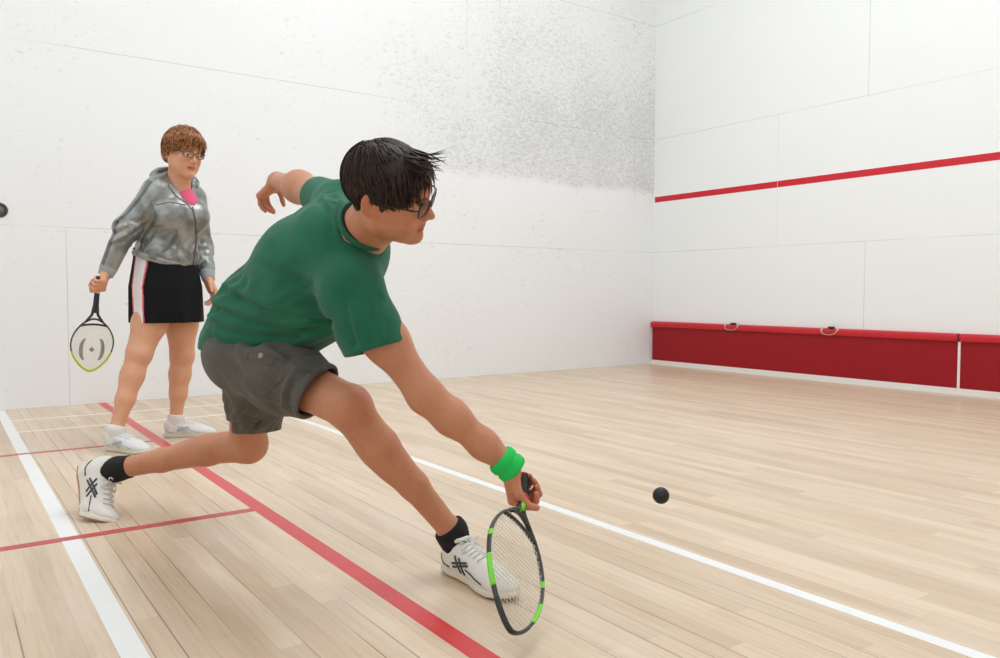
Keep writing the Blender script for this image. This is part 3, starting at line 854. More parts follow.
# shoes: where the ankles come from
hF = fl(448, 570); tF = fl(503, 597); Xf = nrm(tF-hF); anR = hF+Xf*.036+A(0, 0, .118)-nrm(RR)*.010
ball_ = fl(86, 514, .012); Th = nrm(-FF*A(1, 1, 0)); Rh_ = nrm(RR*A(1, 1, 0))
XB = cdir(.35, -.75, .50); hB = ball_-XB*.19*.98; ZB = cdir(.93, .38, .0)
ZB = nrm(ZB-XB*(ZB@XB)); anL = hB+XB*.070+ZB*.132
S = Sdf()
# trunk (slim, under the shirt)
S.chain([pelv, waist, ribs, chest, mNeck], [.105, .100, .118, .095, .055], .045)
S.cone(chest, shR, .075, .050, .04).cone(chest, shL, .075, .050, .04)
# right arm
S.chain([shR, elR], [.054, .041], .02)
um = shR+(elR-shR)*.45; S.ball(um, .050, .05)
fa = elR+(wrR-elR)*.30; S.chain([elR, fa, elR+(wrR-elR)*.7, wrR], [.040, .0405, .033, .0275], .035)
# left arm
S.chain([shL, elL], [.050, .042], .06)
S.chain([elL, wrL], [.042, .029], .06)
# legs
S.chain([hipR, hipR+(knR-hipR)*.6, knR], [.086, .064, .058], .03); S.ball(knR, .056, .02); S.ball(knR+cdir(.45, .30, .6)*.016, .044, .02)
d = nrm(anR-knR); bk = nrm(cdir(-.75, -.5, .0)-d*(d@cdir(-.75, -.5, .0)))
S.chain([knR, knR+(anR-knR)*.30, knR+(anR-knR)*.62, anR], [.051, .046, .038, .031], .02)
S.ell(knR+(anR-knR)*.30+bk*.020, frame(d, bk), A(.12, .036, .040), .03)
S.chain([hipL, hipL+(knL-hipL)*.5, knL], [.088, .066, .060], .03); S.ball(knL+cdir(.15, -.5, 0)*.006, .062, .02)
d = nrm(anL-knL); bk = nrm(cdir(0, 1, 0)-d*(d@cdir(0, 1, 0)))
S.chain([knL, knL+(anL-knL)*.30, knL+(anL-knL)*.65, anL], [.052, .049, .040, .034], .02)
S.ell(knL+(anL-knL)*.32+bk*.012, frame(d, bk), A(.12, .042, .040), .03)
S.cone(knL+cdir(.35, -.75, 0)*.012, knL+d*.08+cdir(0, -1, 0)*.008, .052, .040, .02)
# feet inside the shoes
S.cone(anR, hF+Xf*.058+A(0, 0, .06), .033, .026, .02)
S.cone(anL, hB+XB*.062+ZB*.06, .031, .026, .02)
# head and neck
head_prims(S, mHC, mHR, mS, mNeck, .058, dz=.007)
# right hand round the grip
X, Y, Z, O = Xh, Yh, Zh, wrR
S.cone(wrR-Xh*.01, O+Xh*.01, .028, .026, .02)
flx = {'index': (1.05, 1.25, .75), 'middle': (1.15, 1.3, .8), 'ring': (1.2, 1.3, .85), 'little': (1.25, 1.25, .85)}
th = [(.018, .026, -.010), (.050, .052, -.022), (.078, .060, -.040), (.092, .052, -.058)]
hand_prims(S, O, X, Y, Z, 1.06, flx, th)
# left hand, hanging loose behind him
X = cdir(-.66, -.42, -.45); Z = cdir(-.35, .85, .25); Z = nrm(Z-X*(Z@X)); Y = np.cross(X, Z)
O = wrL+X*.012
flx = {'index': (.75, .55, .4), 'middle': (.85, .8, .5), 'ring': (.95, .9, .5), 'little': (.9, .5, .35)}
th = [(.018, .026, -.012), (.042, .040, -.040), (.056, .040, -.066), (.062, .036, -.084)]
hand_prims(S, O, X, Y, Z, .85, flx, th, splay=.22)
S.cone(wrL, O, .028, .025, .02)
def mtint(P):
    T_ = face_tint(P, mHC, mHR, mS, lip=(.86, .60, .58), brow=(.25, .18, .15), beard=.42, blush=.22)
    for c, r in ((axp, .12), (wrL+cdir(-.6, -.5, -.3)*.10, .13)):      # ruddier hands
        m_ = sstep(r, r*.45, np.linalg.norm(P-c, axis=1))*.35
        T_ = T_*(1-m_[:, None])+T_*np.array([1, .74, .70])*m_[:, None]
    m_ = sstep(.085, .04, np.linalg.norm(P-knR-cdir(.5, .3, .6)*.03, axis=1))*.25
    return T_*(1-m_[:, None])+T_*np.array([1, .75, .68])*m_[:, None]
man = S.build('person', M_skinM, None, h=VOX, tint=mtint)
tag(man, 'dark-haired man in a green t-shirt and grey shorts lunging low to hit the ball', 'person')
eyes(man, mHC, mHR, mS, (-.05, -.12), M_iris1)
M_blackfr = plain('black_glasses_frame', srgb(28, 25, 24), .3)
gl = glasses(man, mHC, mHR, mS, M_blackfr, M_lens, hw=.0265, hh=.0175, x0=.103, zc=.002, r=.0022, square=3.4)

# hair
M_hairM = hair_mat('dark_brown_hair', srgb(30, 20, 15), srgb(62, 43, 31))
cen = A(-.014, 0, .030); rad = A(.098, .076, .089)
def cap_hair(C, R, s, name, mat, parent, vol, cuts, n, flow, keep, lens, r0, off, seed, extra=None, steps=9):
    w = loc2w(C, R, s)
    S = Sdf()
    for c, rd, k in vol: S.ell(w(*c), R, A(*rd)*s, k)
    for c, rd, k in cuts: S.ell(w(*c), R, A(*rd)*s, k, sub=True)
    V0, Q0 = S.mesh(.0035)
    rg = np.random.default_rng(seed)
    d_ = rg.normal(size=(n*4, 3)); d_ /= np.linalg.norm(d_, axis=1)[:, None]
    P = cen+d_*rad*1.06; P = P[keep(P)][:n]
    V, Q = strands(P, flow, cen, rad*1.05, lens, r0, steps=steps, off=off, seed=seed)
    if extra is not None:
        V2, Q2 = extra(); Q = np.concatenate([Q, Q2+len(V)]); V = np.concatenate([V, V2])
    V = C+(V*s)@R.T
    return mesh_obj(name, np.concatenate([V0, V]), np.concatenate([Q0, Q+len(V0)]).astype(np.int32), mat, parent)
crown = A(-.075, .0, .105)
def flowM(p):
    d = p-crown; d = d/(np.linalg.norm(d, axis=1)[:, None]+.01)
    g = np.zeros_like(p); g[:, 2] = -.75; g[:, 0] = .35*(p[:, 0] > -.02)-.05
    g[:, 1] = -.25*(p[:, 2] > .05)
    return d*1.0+g
def keepM(P):
    x, y, z = P.T
    face = (x > .040) & (z < .082)
    side = (x > .012) & (z < .045)
    ear = (x > -.040) & (z < .030) & (np.abs(y) > .045)
    low = z < -.050
    return ~(face | side | ear | low)
def lensM(P):
    x, y, z = P.T; l = .050+.035*sstep(.03, .1, z)
    return np.where(z < .03, .030, l+.02*(z > .09))
volM = [((-.009, 0, .043), (.089, .079, .077), .02), ((-.046, 0, -.010), (.046, .062, .064), .03), ((.026, 0, .082), (.056, .058, .028), .03),
        ((.010, -.073, .008), (.011, .010, .026), .012), ((.010, .073, .008), (.011, .010, .026), .012)]
cutsM = [((.112, 0, -.002), (.064, .10, .076), .012), ((.03, 0, -.085), (.066, .13, .078), .012), ((-.020, -.090, -.010), (.022, .034, .030), .006), ((-.020, .090, -.010), (.022, .034, .030), .006)]
def fringe():
    rg = np.random.default_rng(5); n = 260
    y = rg.uniform(-.058, .058, n); P = np.stack([.052+rg.uniform(-.02, .012, n)-abs(y)*.35, y, .088+rg.uniform(-.014, .014, n)-abs(y)*.3], 1)
    fl_ = lambda p: np.stack([.55+0*p[:, 0], -.35+p[:, 1]*3, -.9+0*p[:, 2]], 1)
    c2 = A(.0, 0, .02); r2 = A(.100, .084, .098)
    a = strands(P, fl_, c2, r2, lambda q: .040+.026*rg.random(len(q)), .0016, off=(.03, .12), seed=8)
    # wind-blown tips that stand out at the front
    n = 46; y = rg.uniform(-.045, .02, n); P = np.stack([.040+0*y, y, .112+rg.uniform(-.012, .012, n)], 1)
    V = []; Q = []
    for i in range(n):
        p0 = P[i]; L_ = rg.uniform(.05, .088); d = nrm(A(1, rg.normal(0, .16), rg.normal(-.02, .12)-.15)); up = rg.uniform(-.02, .03)
        pts = [p0+d*L_*t+A(0, 0, up*t*t) for t in np.linspace(0, 1, 7)]
        b = MB().tube(pts, [.0019*(1-t)**.6+.0003 for t in np.linspace(0, 1, 7)], 4, cap=False)
        Q += [tuple(k+len(V) for k in f) for f in b.f]; V += b.v
    V = np.array(V); Q = np.array(Q)
    return np.concatenate([a[0], V]), np.concatenate([a[1], Q+len(a[0])])
hairM = cap_hair(mHC, mHR, mS, 'hair', M_hairM, man, volM, cutsM, 3600, flowM, keepM, lensM, .0016, (-.01, .07), 4, fringe)

# t-shirt
def fabric(name, col, dark, weave=900, rough=.85, sheen=.12):
    t = NT(name); P = t.coord()
    n = t.noise(P, 9, 4, .6); c = t.mix(t.math('MULTIPLY', t.ramp(n, .35, .75), .5), col, dark)
    t.set(Base_Color=c, Roughness=rough, Sheen_Weight=sheen, Sheen_Roughness=.5, Specular_IOR_Level=.2)
    h = t.math('ADD', t.math('MULTIPLY', t.noise(P, weave, 2), .3), t.math('MULTIPLY', t.noise(t.mapping(P, (1, 1, 2.4)), 26, 4, .6), 1.0))
    t.bump(h, .35, .004); return t.m
M_green = fabric('green_cotton', srgb(38, 106, 78), srgb(26, 84, 60))
M_grey = fabric('grey_cotton_twill', srgb(92, 88, 80), srgb(66, 63, 57))
M_black = plain('black_knit', srgb(22, 21, 22), .9)
def folds(P, D, c, r, along, freq, amp, seed, warp=.5):
    "soft creases that run along 'along', within r of c"
    al = nrm(along); m_ = sstep(r, r*.30, np.linalg.norm(P-c, axis=1))
    near = m_ > 0
    if not near.any(): return D
    Q = P[near]; q = Q-np.outer(Q@al, al)*.94
    v = wob(q, freq, seed)*1.15
    out = D.copy(); out[near] = out[near]-amp*m_[near]*np.clip(v, -1.2, 1.2); return out
def shirt_core(S, g):
    S.chain([at(240, 350, 2.42), at(264, 320, 2.36)], [.126+g, .140+g], .05)
    S.chain([at(270, 316, 2.35), ribs, chest], [.146+g, .153+g, .125+g], .06)
    S.cone(at(283, 325, 2.30), at(320, 300, 2.2), .118+g, .115+g, .05)
    S.cone(chest, shR, .115+g, .078+g, .05).cone(chest, shL, .110+g, .070+g, .05)
    S.cone(chest, mNeck-cdir(.35, 0, .2)*.015, .114+g, .080+g, .04)
    S.chain([shR, at(367, 325, 1.99), at(379, 356, 1.985)], [.074+g, .074+g, .082+g], .04)
    S.chain([shL, shL+(elL-shL)*.62], [.068+g, .058+g], .04)
S = Sdf(); shirt_core(S, 0.0)
fd1 = cdir(.95, -.12, .1); 
def fshirt(P, D):
    D = folds(P, D, at(245, 325, 2.25), .26, cdir(.95, -.05, .2), 63, .0091, 21)
    D = folds(P, D, at(325, 325, 2.12), .20, cdir(.8, .35, .2), 70, .0085, 22)
    D = folds(P, D, at(358, 318, 1.95), .11, cdir(.7, -.5, .2), 50, .0046, 23)
    D = folds(P, D, at(335, 215, 2.15), .13, cdir(-.5, -.7, .2), 78, .0073, 24)
    D = folds(P, D, at(285, 275, 2.15), .20, cdir(.6, .6, 0), 33, .0042, 25)
    return D
def carve(zone, th):
    "hollow the cloth where one can look into an opening"
    def f(P, D):
        z = zone(P)
        return np.where(z, np.maximum(D, -(D+th)), D)
    return f
S.fn(fshirt)
# deeper creases at the waist, the armpit and the shoulder: a valley with a soft ridge above it
CR = Sdf(); CR.ops = list(S.ops)
def pl_dist(P, q):
    best = np.full(len(P), 9.0)
    for i in range(len(q)-1):
        ba = q[i+1]-q[i]; h = np.clip((P-q[i])@ba/(ba@ba+1e-12), 0, 1)
        best = np.minimum(best, np.linalg.norm(P-q[i]-h[:, None]*ba, axis=1))
    return best
CREASES = []
for pts, dd, dp, off in (([(207, 323), (230, 331), (262, 336), (298, 337)], 2.3, .008, (0, .020)), ([(213, 307), (245, 320), (288, 330), (324, 329)], 2.3, .009, (0, .020)), ([(238, 296), (262, 308), (295, 318), (336, 320)], 2.25, .006, (0, .020)),
                ([(346, 308), (350, 326), (356, 344)], 1.95, .006, (.015, .006)), ([(380, 296), (371, 316), (374, 338)], 1.95, .006, (.015, .004)), ([(334, 203), (342, 220), (347, 238)], 2.1, .008, (.015, .006)), ([(318, 198), (328, 212), (332, 230)], 2.2, .007, (.015, .006)),
                ([(222, 290), (246, 302), (268, 310)], 2.3, .006, (0, .018)), ([(255, 262), (285, 276), (312, 284)], 2.2, .003, (0, .02))):
    q = draped(CR, [(x, y, dd) for x, y in pts], n_per=4, back=.3, lift=.0)
    CREASES.append((q, [p+RR*off[0]+UU*off[1] for p in q], dp, sum(q)/len(q)))
def fcrease(P, D):
    cc = P.mean(0); rad = np.sqrt(((P-cc)**2).sum(1).max()); D = D.copy()
    for q, q2, dp, c in CREASES:
        if np.linalg.norm(cc-c)-rad > .24: continue
        D += 1.4*dp*np.exp(-(pl_dist(P, q)/.010)**2); D -= dp*1.1*np.exp(-(pl_dist(P, q2)/.013)**2)
    return D
S.fn(fcrease)
def zshirt(P):
    a = (P-at(240, 352, 2.25))@cdir(-.02, -1, 0) > -.05
    b = ((P-at(375, 350, 1.99))@nrm(nrm(elR-shR)*.55+cdir(0, -1, 0)*.6) > -.05) & (np.linalg.norm(P-at(375, 350, 1.99), axis=1) < .14)
    c = (np.linalg.norm(P-(shL+(elL-shL)*.50), axis=1) < .075)
    return a | b | c
S.fn(carve(zshirt, .011))
hemn = cdir(-.02, -1, .0)
hemP = at(240, 352, 2.25)
S.clip(hemP, hemn, .006)
sR = nrm(elR-shR); sRn = nrm(sR*.55+cdir(0, -1, 0)*.6); S.clip(at(375, 350, 1.99), sRn, .006)
pL = shL+(elL-shL)*.50; nL = nrm(elL-shL)
def clipL(P, D):   # left cuff, only near the left arm
    e = (P-pL)@nL; near = np.linalg.norm(np.cross(P-pL, nL), axis=1) < .095
    return np.where(near, np.maximum(D, e), D)
S.fn(clipL)
ringn = nrm(mHC-mNeck)
# neck opening
nk = mNeck+ringn*.045
colC = at(360, 236, 2.045); 
S.cone(mNeck-ringn*.01, mHC, .0600, .072, .006, sub=True)
S.clip(mNeck+ringn*.050, ringn, .004)
shirt = S.build('t_shirt', M_green, man, h=VOX, smooth_it=1)
# ribbed collar
def ring(c, n, rx, ry, u, cnt=36):
    n = nrm(n); u = nrm(u-n*(u@n)); v = np.cross(n, u)
    return [c+u*rx*math.cos(a)+v*ry*math.sin(a) for a in np.linspace(0, 2*math.pi, cnt, endpoint=False)]
MB().tube(ring(mNeck+ringn*.047, ringn, .070, .070, UU), .0095, 10, closed=True, flat=(ringn, .5)).build('collar', M_green, shirt)

MB().tube(ring(mNeck+ringn*.053, ringn, .0600, .0620, UU), .0050, 8, closed=True).build('undershirt_neckline', M_black, man)

# shorts
S = Sdf()
pR = at(313, 391, 2.17); pLs = at(251, 428, 2.68)
def shorts_core(S, g):
    S.cone(at(245, 352, 2.42), at(270, 345, 2.38), .126+g, .118+g, .05)
    S.chain([at(249, 355, 2.35), at(285, 375, 2.24), at(325, 396, 2.14)], [.116+g, .102+g, .079+g], .05)
    S.chain([at(252, 357, 2.50), at(256, 400, 2.62), at(256, 445, 2.71)], [.112+g, .088+g, .079+g], .05)
shorts_core(S, 0.0)
def fshorts(P, D):
    D = folds(P, D, at(265, 370, 2.2), .20, cdir(.6, -.5, .2), 74, .0110, 31)
    D = folds(P, D, at(300, 380, 2.1), .16, cdir(.3, .8, .2), 85, .0085, 32)
    D = folds(P, D, at(250, 410, 2.6), .15, cdir(.55, .8, .0), 82, .0110, 33)
    return D
S.fn(fshorts)
S.fn(carve(lambda P: ((P-at(313, 391, 2.12))@nrm(cdir(.85, -.50, .25)) > -.045) | ((P-at(252, 431, 2.68))@cdir(.05, -1, 0) > -.045), .010))
nR = nrm(cdir(.85, -.50, .25)); nLs = cdir(.05, -1, .0)
qR = at(313, 391, 2.12); qL = at(252, 431, 2.68)
dA = nrm(qR-at(250, 357, 2.35))
def clipS(P, D):
    e1 = (P-qR)@nR; e2 = (P-qL)@nLs
    rt = (P-qR)@RR > -.10
    rt = np.linalg.norm(np.cross(P-at(247, 357, 2.35), dA), axis=1) < np.linalg.norm(np.cross(P-at(252, 357, 2.5), nrm(qL-at(252, 357, 2.5))), axis=1)
    return np.where(rt, np.maximum(D, e1), np.maximum(D, e2))
S.fn(clipS)
shorts = S.build('shorts', M_grey, man, h=VOX, smooth_it=1)

# seams, pocket flap and button on the shorts
SH = S
fl1 = draped(SH, [(249, 352, 2.2), (276, 357, 2.2), (273, 364, 2.2), (246, 360, 2.2), (249, 352, 2.2)])
pk = MB()
pk.tube(draped(SH, [(249, 352, 2.2), (276, 357, 2.2), (272, 365, 2.2), (246, 360, 2.2), (249, 352, 2.2)]), .0016, 5)
pk.tube(draped(SH, [(272, 357, 2.2), (292, 364, 2.15), (318, 376, 2.1)]), .0014, 5)
pk.tube(draped(SH, [(284, 362, 2.2), (284, 378, 2.2), (262, 398, 2.2)]), .0014, 5)
pk.tube(draped(SH, [(218, 360, 2.4), (232, 366, 2.35), (240, 380, 2.35)]), .0014, 5)
pk.build('seam', M_grey, shorts)
bp = at(261, 355.5, 2.2); v = toc(bp); q = snap_to(SH, bp-v*.15, v, .4)
MB().lathe(q-v*.003, v, [(-.002, 0), (-.002, .006), (0, .0078), (.003, .0078), (.003, 0)], 14).build('button', plain('bone_button', srgb(176, 160, 132), .4), shorts)

# socks and shoes
MW = plain('white_shoe_leather', srgb(228, 224, 214), .45, noise=.12, nscale=30)
MSole = plain('gum_sole', srgb(176, 132, 84), .55); MMid = plain('pale_midsole', srgb(222, 214, 198), .5)
MMark = plain('dark_stripe', srgb(62, 58, 62), .4); MLace = plain('white_lace', srgb(236, 234, 228), .8)
sh1, w1, R1 = shoe(man, hF, Xf, A(0, 0, 1), 1.0, MW, MMid, MLace, MMark, low_mat=MSole)
sh1['label'] = 'white shoe on the leading foot, with dark crossed stripes'
sn = nrm(knR-anR); sock(man, anR+sn*.028, w1(.060, 0, .06), .0415, .038, M_black, lo=anR+sn*.018, mid=anR)
sh2, w2, R2 = shoe(man, hB, XB, ZB, 1.10, MW, MMid, MLace, MMark, low_mat=MSole, toe_bend=.88)
sh2['label'] = 'white shoe on the trailing foot, heel off the floor'
sn = nrm(knL-anL); sock(man, anL+sn*.050, w2(.064, 0, .06), .0405, .038, M_black, lo=anL+sn*.052, mid=anL)
# sweat band
ad = nrm(wrR-elR); c_ = at(507, 465.5, 2.085)
S = Sdf()
c_ = wrR-ad*.004
prof = [(-.028, .026), (-.028, .036), (-.020, .0405), (-.008, .0405), (0, .0365), (.008, .0405), (.020, .0405), (.028, .036), (.028, .026)]
MB().lathe(c_+ad*.000, ad, prof, 32).build('wristband', plain('green_terry', srgb(32, 205, 92), .95, noise=.25, nscale=400), man)

# his racket
n_ = np.cross(rh, RR); u2 = nrm(np.cross(rh, RR)) 
u2 = nrm(np.cross(RR, rh)); u2 = u2 if u2[2] > 0 else -u2
wdir = nrm(.60*nrm(RR-rh*(RR@rh))-.80*u2)
mats = dict(frame=plain('grey_black_graphite', srgb(58, 60, 60), .3), bumper=plain('lime_green_bumper', srgb(112, 214, 44), .4), band=plain('lime_green_band', srgb(120, 216, 50), .4),
            throat=plain('dark_graphite', srgb(44, 48, 46), .3), string=plain('pale_string', srgb(214, 206, 186), .4), grip=plain('black_grip_tape', srgb(30, 30, 32), .7),
            collar=plain('red_grip_collar', srgb(206, 34, 36), .45), shaft=plain('lime_green_shaft', srgb(124, 210, 48), .35))
racket(rG, rh, wdir, .345, .205, .060, .078, mats, 'lime green and black squash racket held low by the lunging man')
# ================================================================ THE WOMAN, standing by the side wall
M_skinW = skin_mat('woman_skin', srgb(222, 166, 132), srgb(204, 138, 104))
wf = cdir(.66, 0, .75); wl = nrm(np.cross(A(0, 0, 1), wf)); BW = frame(wf, A(0, 0, 1))
wHC = at(184, 153.5, 4.02); wHR = frame(cdir(.77, -.24, .58), cdir(.16, .97, .12)); wS = .97
wNeck = at(177, 186, 4.07)
wShR = at(157, 193, 3.99); wShL = at(194, 200, 4.20)
wElR = at(126, 228, 3.92); wElL = at(202, 246, 4.27)
wWrL = at(208.5, 279, 4.18)
wHipR = at(160, 292, 4.10); wKnR = at(139, 354, 3.99); wHipL = at(181, 292, 4.22); wKnL = at(182, 356, 4.26)
wChest = at(178, 214, 4.07); wBelly = at(168, 248, 4.09); wPelv = at(166, 282, 4.12)
hR_ = fl(108, 450); tR_ = fl(156, 455); XR_ = nrm(tR_-hR_); wAnR = hR_+XR_*.060+A(0, 0, .112)
hL_ = fl(164.5, 437.5); tL_ = fl(214, 436); XL_ = nrm(tL_-hL_); wAnL = hL_+XL_*.060+A(0, 0, .112)
# racket axis
wG = at(97.3, 290, 3.87); wTip = at(89, 378, 4.22); wh = nrm(wTip-wG)
wax = wG-wh*.045
v = wax-at(104, 266, 3.84); v = nrm(v-wh*(v@wh)); e2 = np.cross(v, wh); ph = math.atan2(.028, .074)
wXh = math.cos(ph)*v+math.sin(ph)*e2; wZh = math.cos(ph)*e2-math.sin(ph)*v
wWrR = wax-wXh*.074*.93+wZh*.028*.93
S = Sdf()
S.chain([wPelv, wBelly, wChest, wNeck], [.105, .092, .088, .052], .05)
S.cone(wChest, wShR, .07, .046, .04).cone(wChest, wShL, .07, .046, .04)
S.chain([wShR, wElR, wWrR], [.046, .038, .026], .03)
S.chain([wShL, wElL, wWrL], [.046, .038, .026], .03)
for hp, kn, an, rr in ((wHipR, wKnR, wAnR, 1.0), (wHipL, wKnL, wAnL, .98)):
    S.chain([hp, hp+(kn-hp)*.5, kn], [.092*rr, .080*rr, .060*rr], .04)
    S.chain([kn, kn+(an-kn)*.30, kn+(an-kn)*.62, an], [.056*rr, .052*rr, .042*rr, .031*rr], .03)
    S.ell(kn+(an-kn)*.30-wf*.018, frame(nrm(an-kn), wf), A(.11, .040, .042), .03)
    S.ball(kn+wf*.020, .044, .03)
    S.cone(an, an+A(0, 0, -.05), .030, .024, .02)
head_prims(S, wHC, wHR, wS, wNeck, .052, female=True)
flx = {'index': (1.0, 1.2, .75), 'middle': (1.1, 1.3, .8), 'ring': (1.15, 1.3, .85), 'little': (1.2, 1.25, .85)}
hand_prims(S, wWrR, wXh, wh, wZh, .93, flx, [(.018, .026, -.010), (.050, .050, -.020), (.074, .058, -.038), (.088, .050, -.056)])
X = cdir(.42, -.90, .15); Z = cdir(.72, .25, -.6); Z = nrm(Z-X*(Z@X)); Y = np.cross(X, Z)
flx = {'index': (.35, .40, .25), 'middle': (.45, .5, .3), 'ring': (.55, .55, .35), 'little': (.6, .5, .35)}
hand_prims(S, wWrL, X, Y, Z, .90, flx, [(.018, .026, -.010), (.046, .046, -.020), (.074, .056, -.026), (.098, .058, -.030)], splay=.10)
def wtint(P):
    T_ = face_tint(P, wHC, wHR, wS, lip=(.86, .46, .46), brow=(.62, .50, .40), blush=.30)
    for c, r in ((wax, .11), (wWrL+X*.08, .12)):
        m_ = sstep(r, r*.45, np.linalg.norm(P-c, axis=1))*.30
        T_ = T_*(1-m_[:, None])+T_*np.array([1, .78, .72])*m_[:, None]
    return T_
woman = S.build('person', M_skinW, None, h=VOX*.9, tint=wtint)
tag(woman, 'woman in a silver jacket and black skirt standing by the white side wall', 'person')
eyes(woman, wHC, wHR, wS, (.05, -.05), M_iris2)
M_thinfr = plain('brown_glasses_frame', srgb(74, 60, 54), .3)
glasses(woman, wHC, wHR, wS, M_thinfr, M_lens, hw=.0255, hh=.0145, x0=.103, zc=.001, r=.0017, square=3.2)
MB().lathe(wHC+wHR@(A(-.012, -.087, -.032)*wS), A(0, 0, -1), [(0, 0), (0, .003), (.006, .003), (.008, 0)], 10).build('earring', M_chrome, woman)

# hair: short, layered, brushed back over the ears
M_hairW = hair_mat('auburn_hair', srgb(108, 60, 34), srgb(206, 146, 90), .4)
crownW = A(-.045, .012, .122)
def flowW(p):
    d = p-crownW; d = d/(np.linalg.norm(d, axis=1)[:, None]+.01)
    g = np.zeros_like(p); g[:, 2] = -.55; g[:, 0] = np.where(p[:, 2] < .06, -.55, .15); g[:, 1] = np.where(p[:, 0] > .03, -.35, 0)
    return d+g
def keepW(P):
    x, y, z = P.T
    return ~(((x > .042) & (z < .080)) | ((x > .018) & (z < .040)) | ((x > -.028) & (z < .012) & (np.abs(y) > .04)) | (z < -.045))
def lensW(P): return .050+.03*sstep(.03, .1, P[:, 2])
volW = [((-.020, 0, .038), (.108, .090, .082), .02), ((-.092, 0, -.008), (.050, .072, .070), .03), ((-.045, -.062, -.002), (.036, .022, .046), .02), ((-.045, .062, -.002), (.036, .022, .046), .02),
        ((.040, 0, .088), (.058, .064, .032), .03)]
cutsW = [((.112, 0, -.006), (.062, .10, .078), .012), ((.025, 0, -.088), (.062, .13, .080), .012), ((-.006, -.090, -.012), (.022, .030, .030), .006), ((-.006, .090, -.012), (.022, .030, .030), .006), ((-.02, 0, -.11), (.14, .12, .055), .01)]
def fringeW():
    rg = np.random.default_rng(9); n = 320
    y = rg.uniform(-.060, .060, n); P = np.stack([.050+rg.uniform(-.02, .012, n)-abs(y)*.35, y, .092+rg.uniform(-.012, .014, n)-abs(y)*.3], 1)
    f = lambda p: np.stack([.50+0*p[:, 0], -.75+p[:, 1]*6, -.75+0*p[:, 2]], 1)
    return strands(P, f, A(.004, 0, .022), A(.102, .086, .098), lambda q: .050+.02*rg.random(len(q)), .0018, off=(.05, .20), seed=8)
cap_hair(wHC, wHR, wS, 'hair', M_hairW, woman, volW, cutsW, 2600, flowW, keepW, lensW, .0019, (.03, .27), 6, fringeW)

# jacket ------------------------------------------------------------
def silver():
    t = NT('silver_satin'); P = t.coord()
    a = t.n.new('ShaderNodeVertexColor'); a.layer_name = 'tint'
    n = t.noise(P, 11, 3, .5)
    c = t.mix(t.ramp(n, .35, .7), srgb(158, 160, 156), srgb(112, 114, 110))
    c = t.mix(1.0, c, a.outputs[0], 'MULTIPLY')
    t.set(Base_Color=c, Metallic=.70, Roughness=.34, Sheen_Weight=.3)
    t.bump(t.noise(t.mapping(P, (1, 1, .45)), 34, 4, .6), .55, .006); return t.m
M_silver = silver()
M_cuff = fabric('grey_rib_knit', srgb(168, 170, 170), srgb(140, 142, 142))
M_pink = fabric('pink_cotton', srgb(236, 104, 138), srgb(220, 86, 120))
def jk(S, g):
    S.ell(at(171, 206, 4.08), BW, A(.116+g, .155+g, .15), .06)
    S.ell(at(172, 222, 4.08), BW, A(.122+g, .155+g, .14), .05)
    for sd, dd in ((-1, 0), (1, 0)): S.ell(at(180, 217, 4.07)+wf*.052+wl*sd*.058, BW, A(.066+g, .074+g, .075), .05)
    S.ell(at(168, 246, 4.10), BW, A(.134+g, .152+g, .115), .05)
    S.ell(at(166, 260, 4.10), BW, A(.138+g, .158+g, .090), .05)
    S.cone(at(160, 190, 4.02), at(190, 196, 4.17), .070+g, .066+g, .05)
    S.cone(at(175, 192, 4.09), at(175, 181, 4.08), .088+g, .064+g, .04)
    S.chain([wShR, wElR, wElR+(wWrR-wElR)*.80], [.064+g, .053+g, .042+g], .035)
    S.chain([wShL, wElL, wElL+(wWrL-wElL)*.72], [.064+g, .052+g, .042+g], .035)
S = Sdf(); jk(S, 0)
def fj(P, D):
    D = folds(P, D, at(135, 215, 3.95), .24, wElR-wShR, 60, .008, 41)
    D = folds(P, D, at(128, 232, 3.92), .13, cdir(.9, .3, .2), 95, .009, 42)
    D = folds(P, D, at(170, 250, 4.0), .20, cdir(.9, -.25, .3), 70, .010, 43)
    D = folds(P, D, at(180, 225, 4.0), .15, cdir(.6, .7, .3), 60, .006, 44)
    D = folds(P, D, at(202, 250, 4.2), .16, cdir(.8, .4, .2), 90, .007, 45)
    return D
S.fn(fj)
jup = nrm(A(0, 0, 1)+wf*.0)
hemJ = at(168, 262, 4.1)
cuR = wElR+(wWrR-wElR)*.86; cuL = wElL+(wWrL-wElL)*.84
dR_ = nrm(wWrR-wElR); dL_ = nrm(wWrL-wElL)
def torso_only(P): return (np.linalg.norm(np.cross(P-cuR, dR_), axis=1) > .075) & (np.linalg.norm(np.cross(P-cuL, dL_), axis=1) > .060)
hemNJ = nrm(A(0, 0, -1)-RR*.30)
S.fn(lambda P, D: np.where(torso_only(P), np.maximum(D, (P-hemJ)@hemNJ), D))
S.fn(lambda P, D: np.where(np.linalg.norm(P-cuR, axis=1) < .12, np.maximum(D, (P-cuR)@dR_), D))
S.fn(lambda P, D: np.where(np.linalg.norm(P-cuL, axis=1) < .12, np.maximum(D, (P-cuL)@dL_), D))
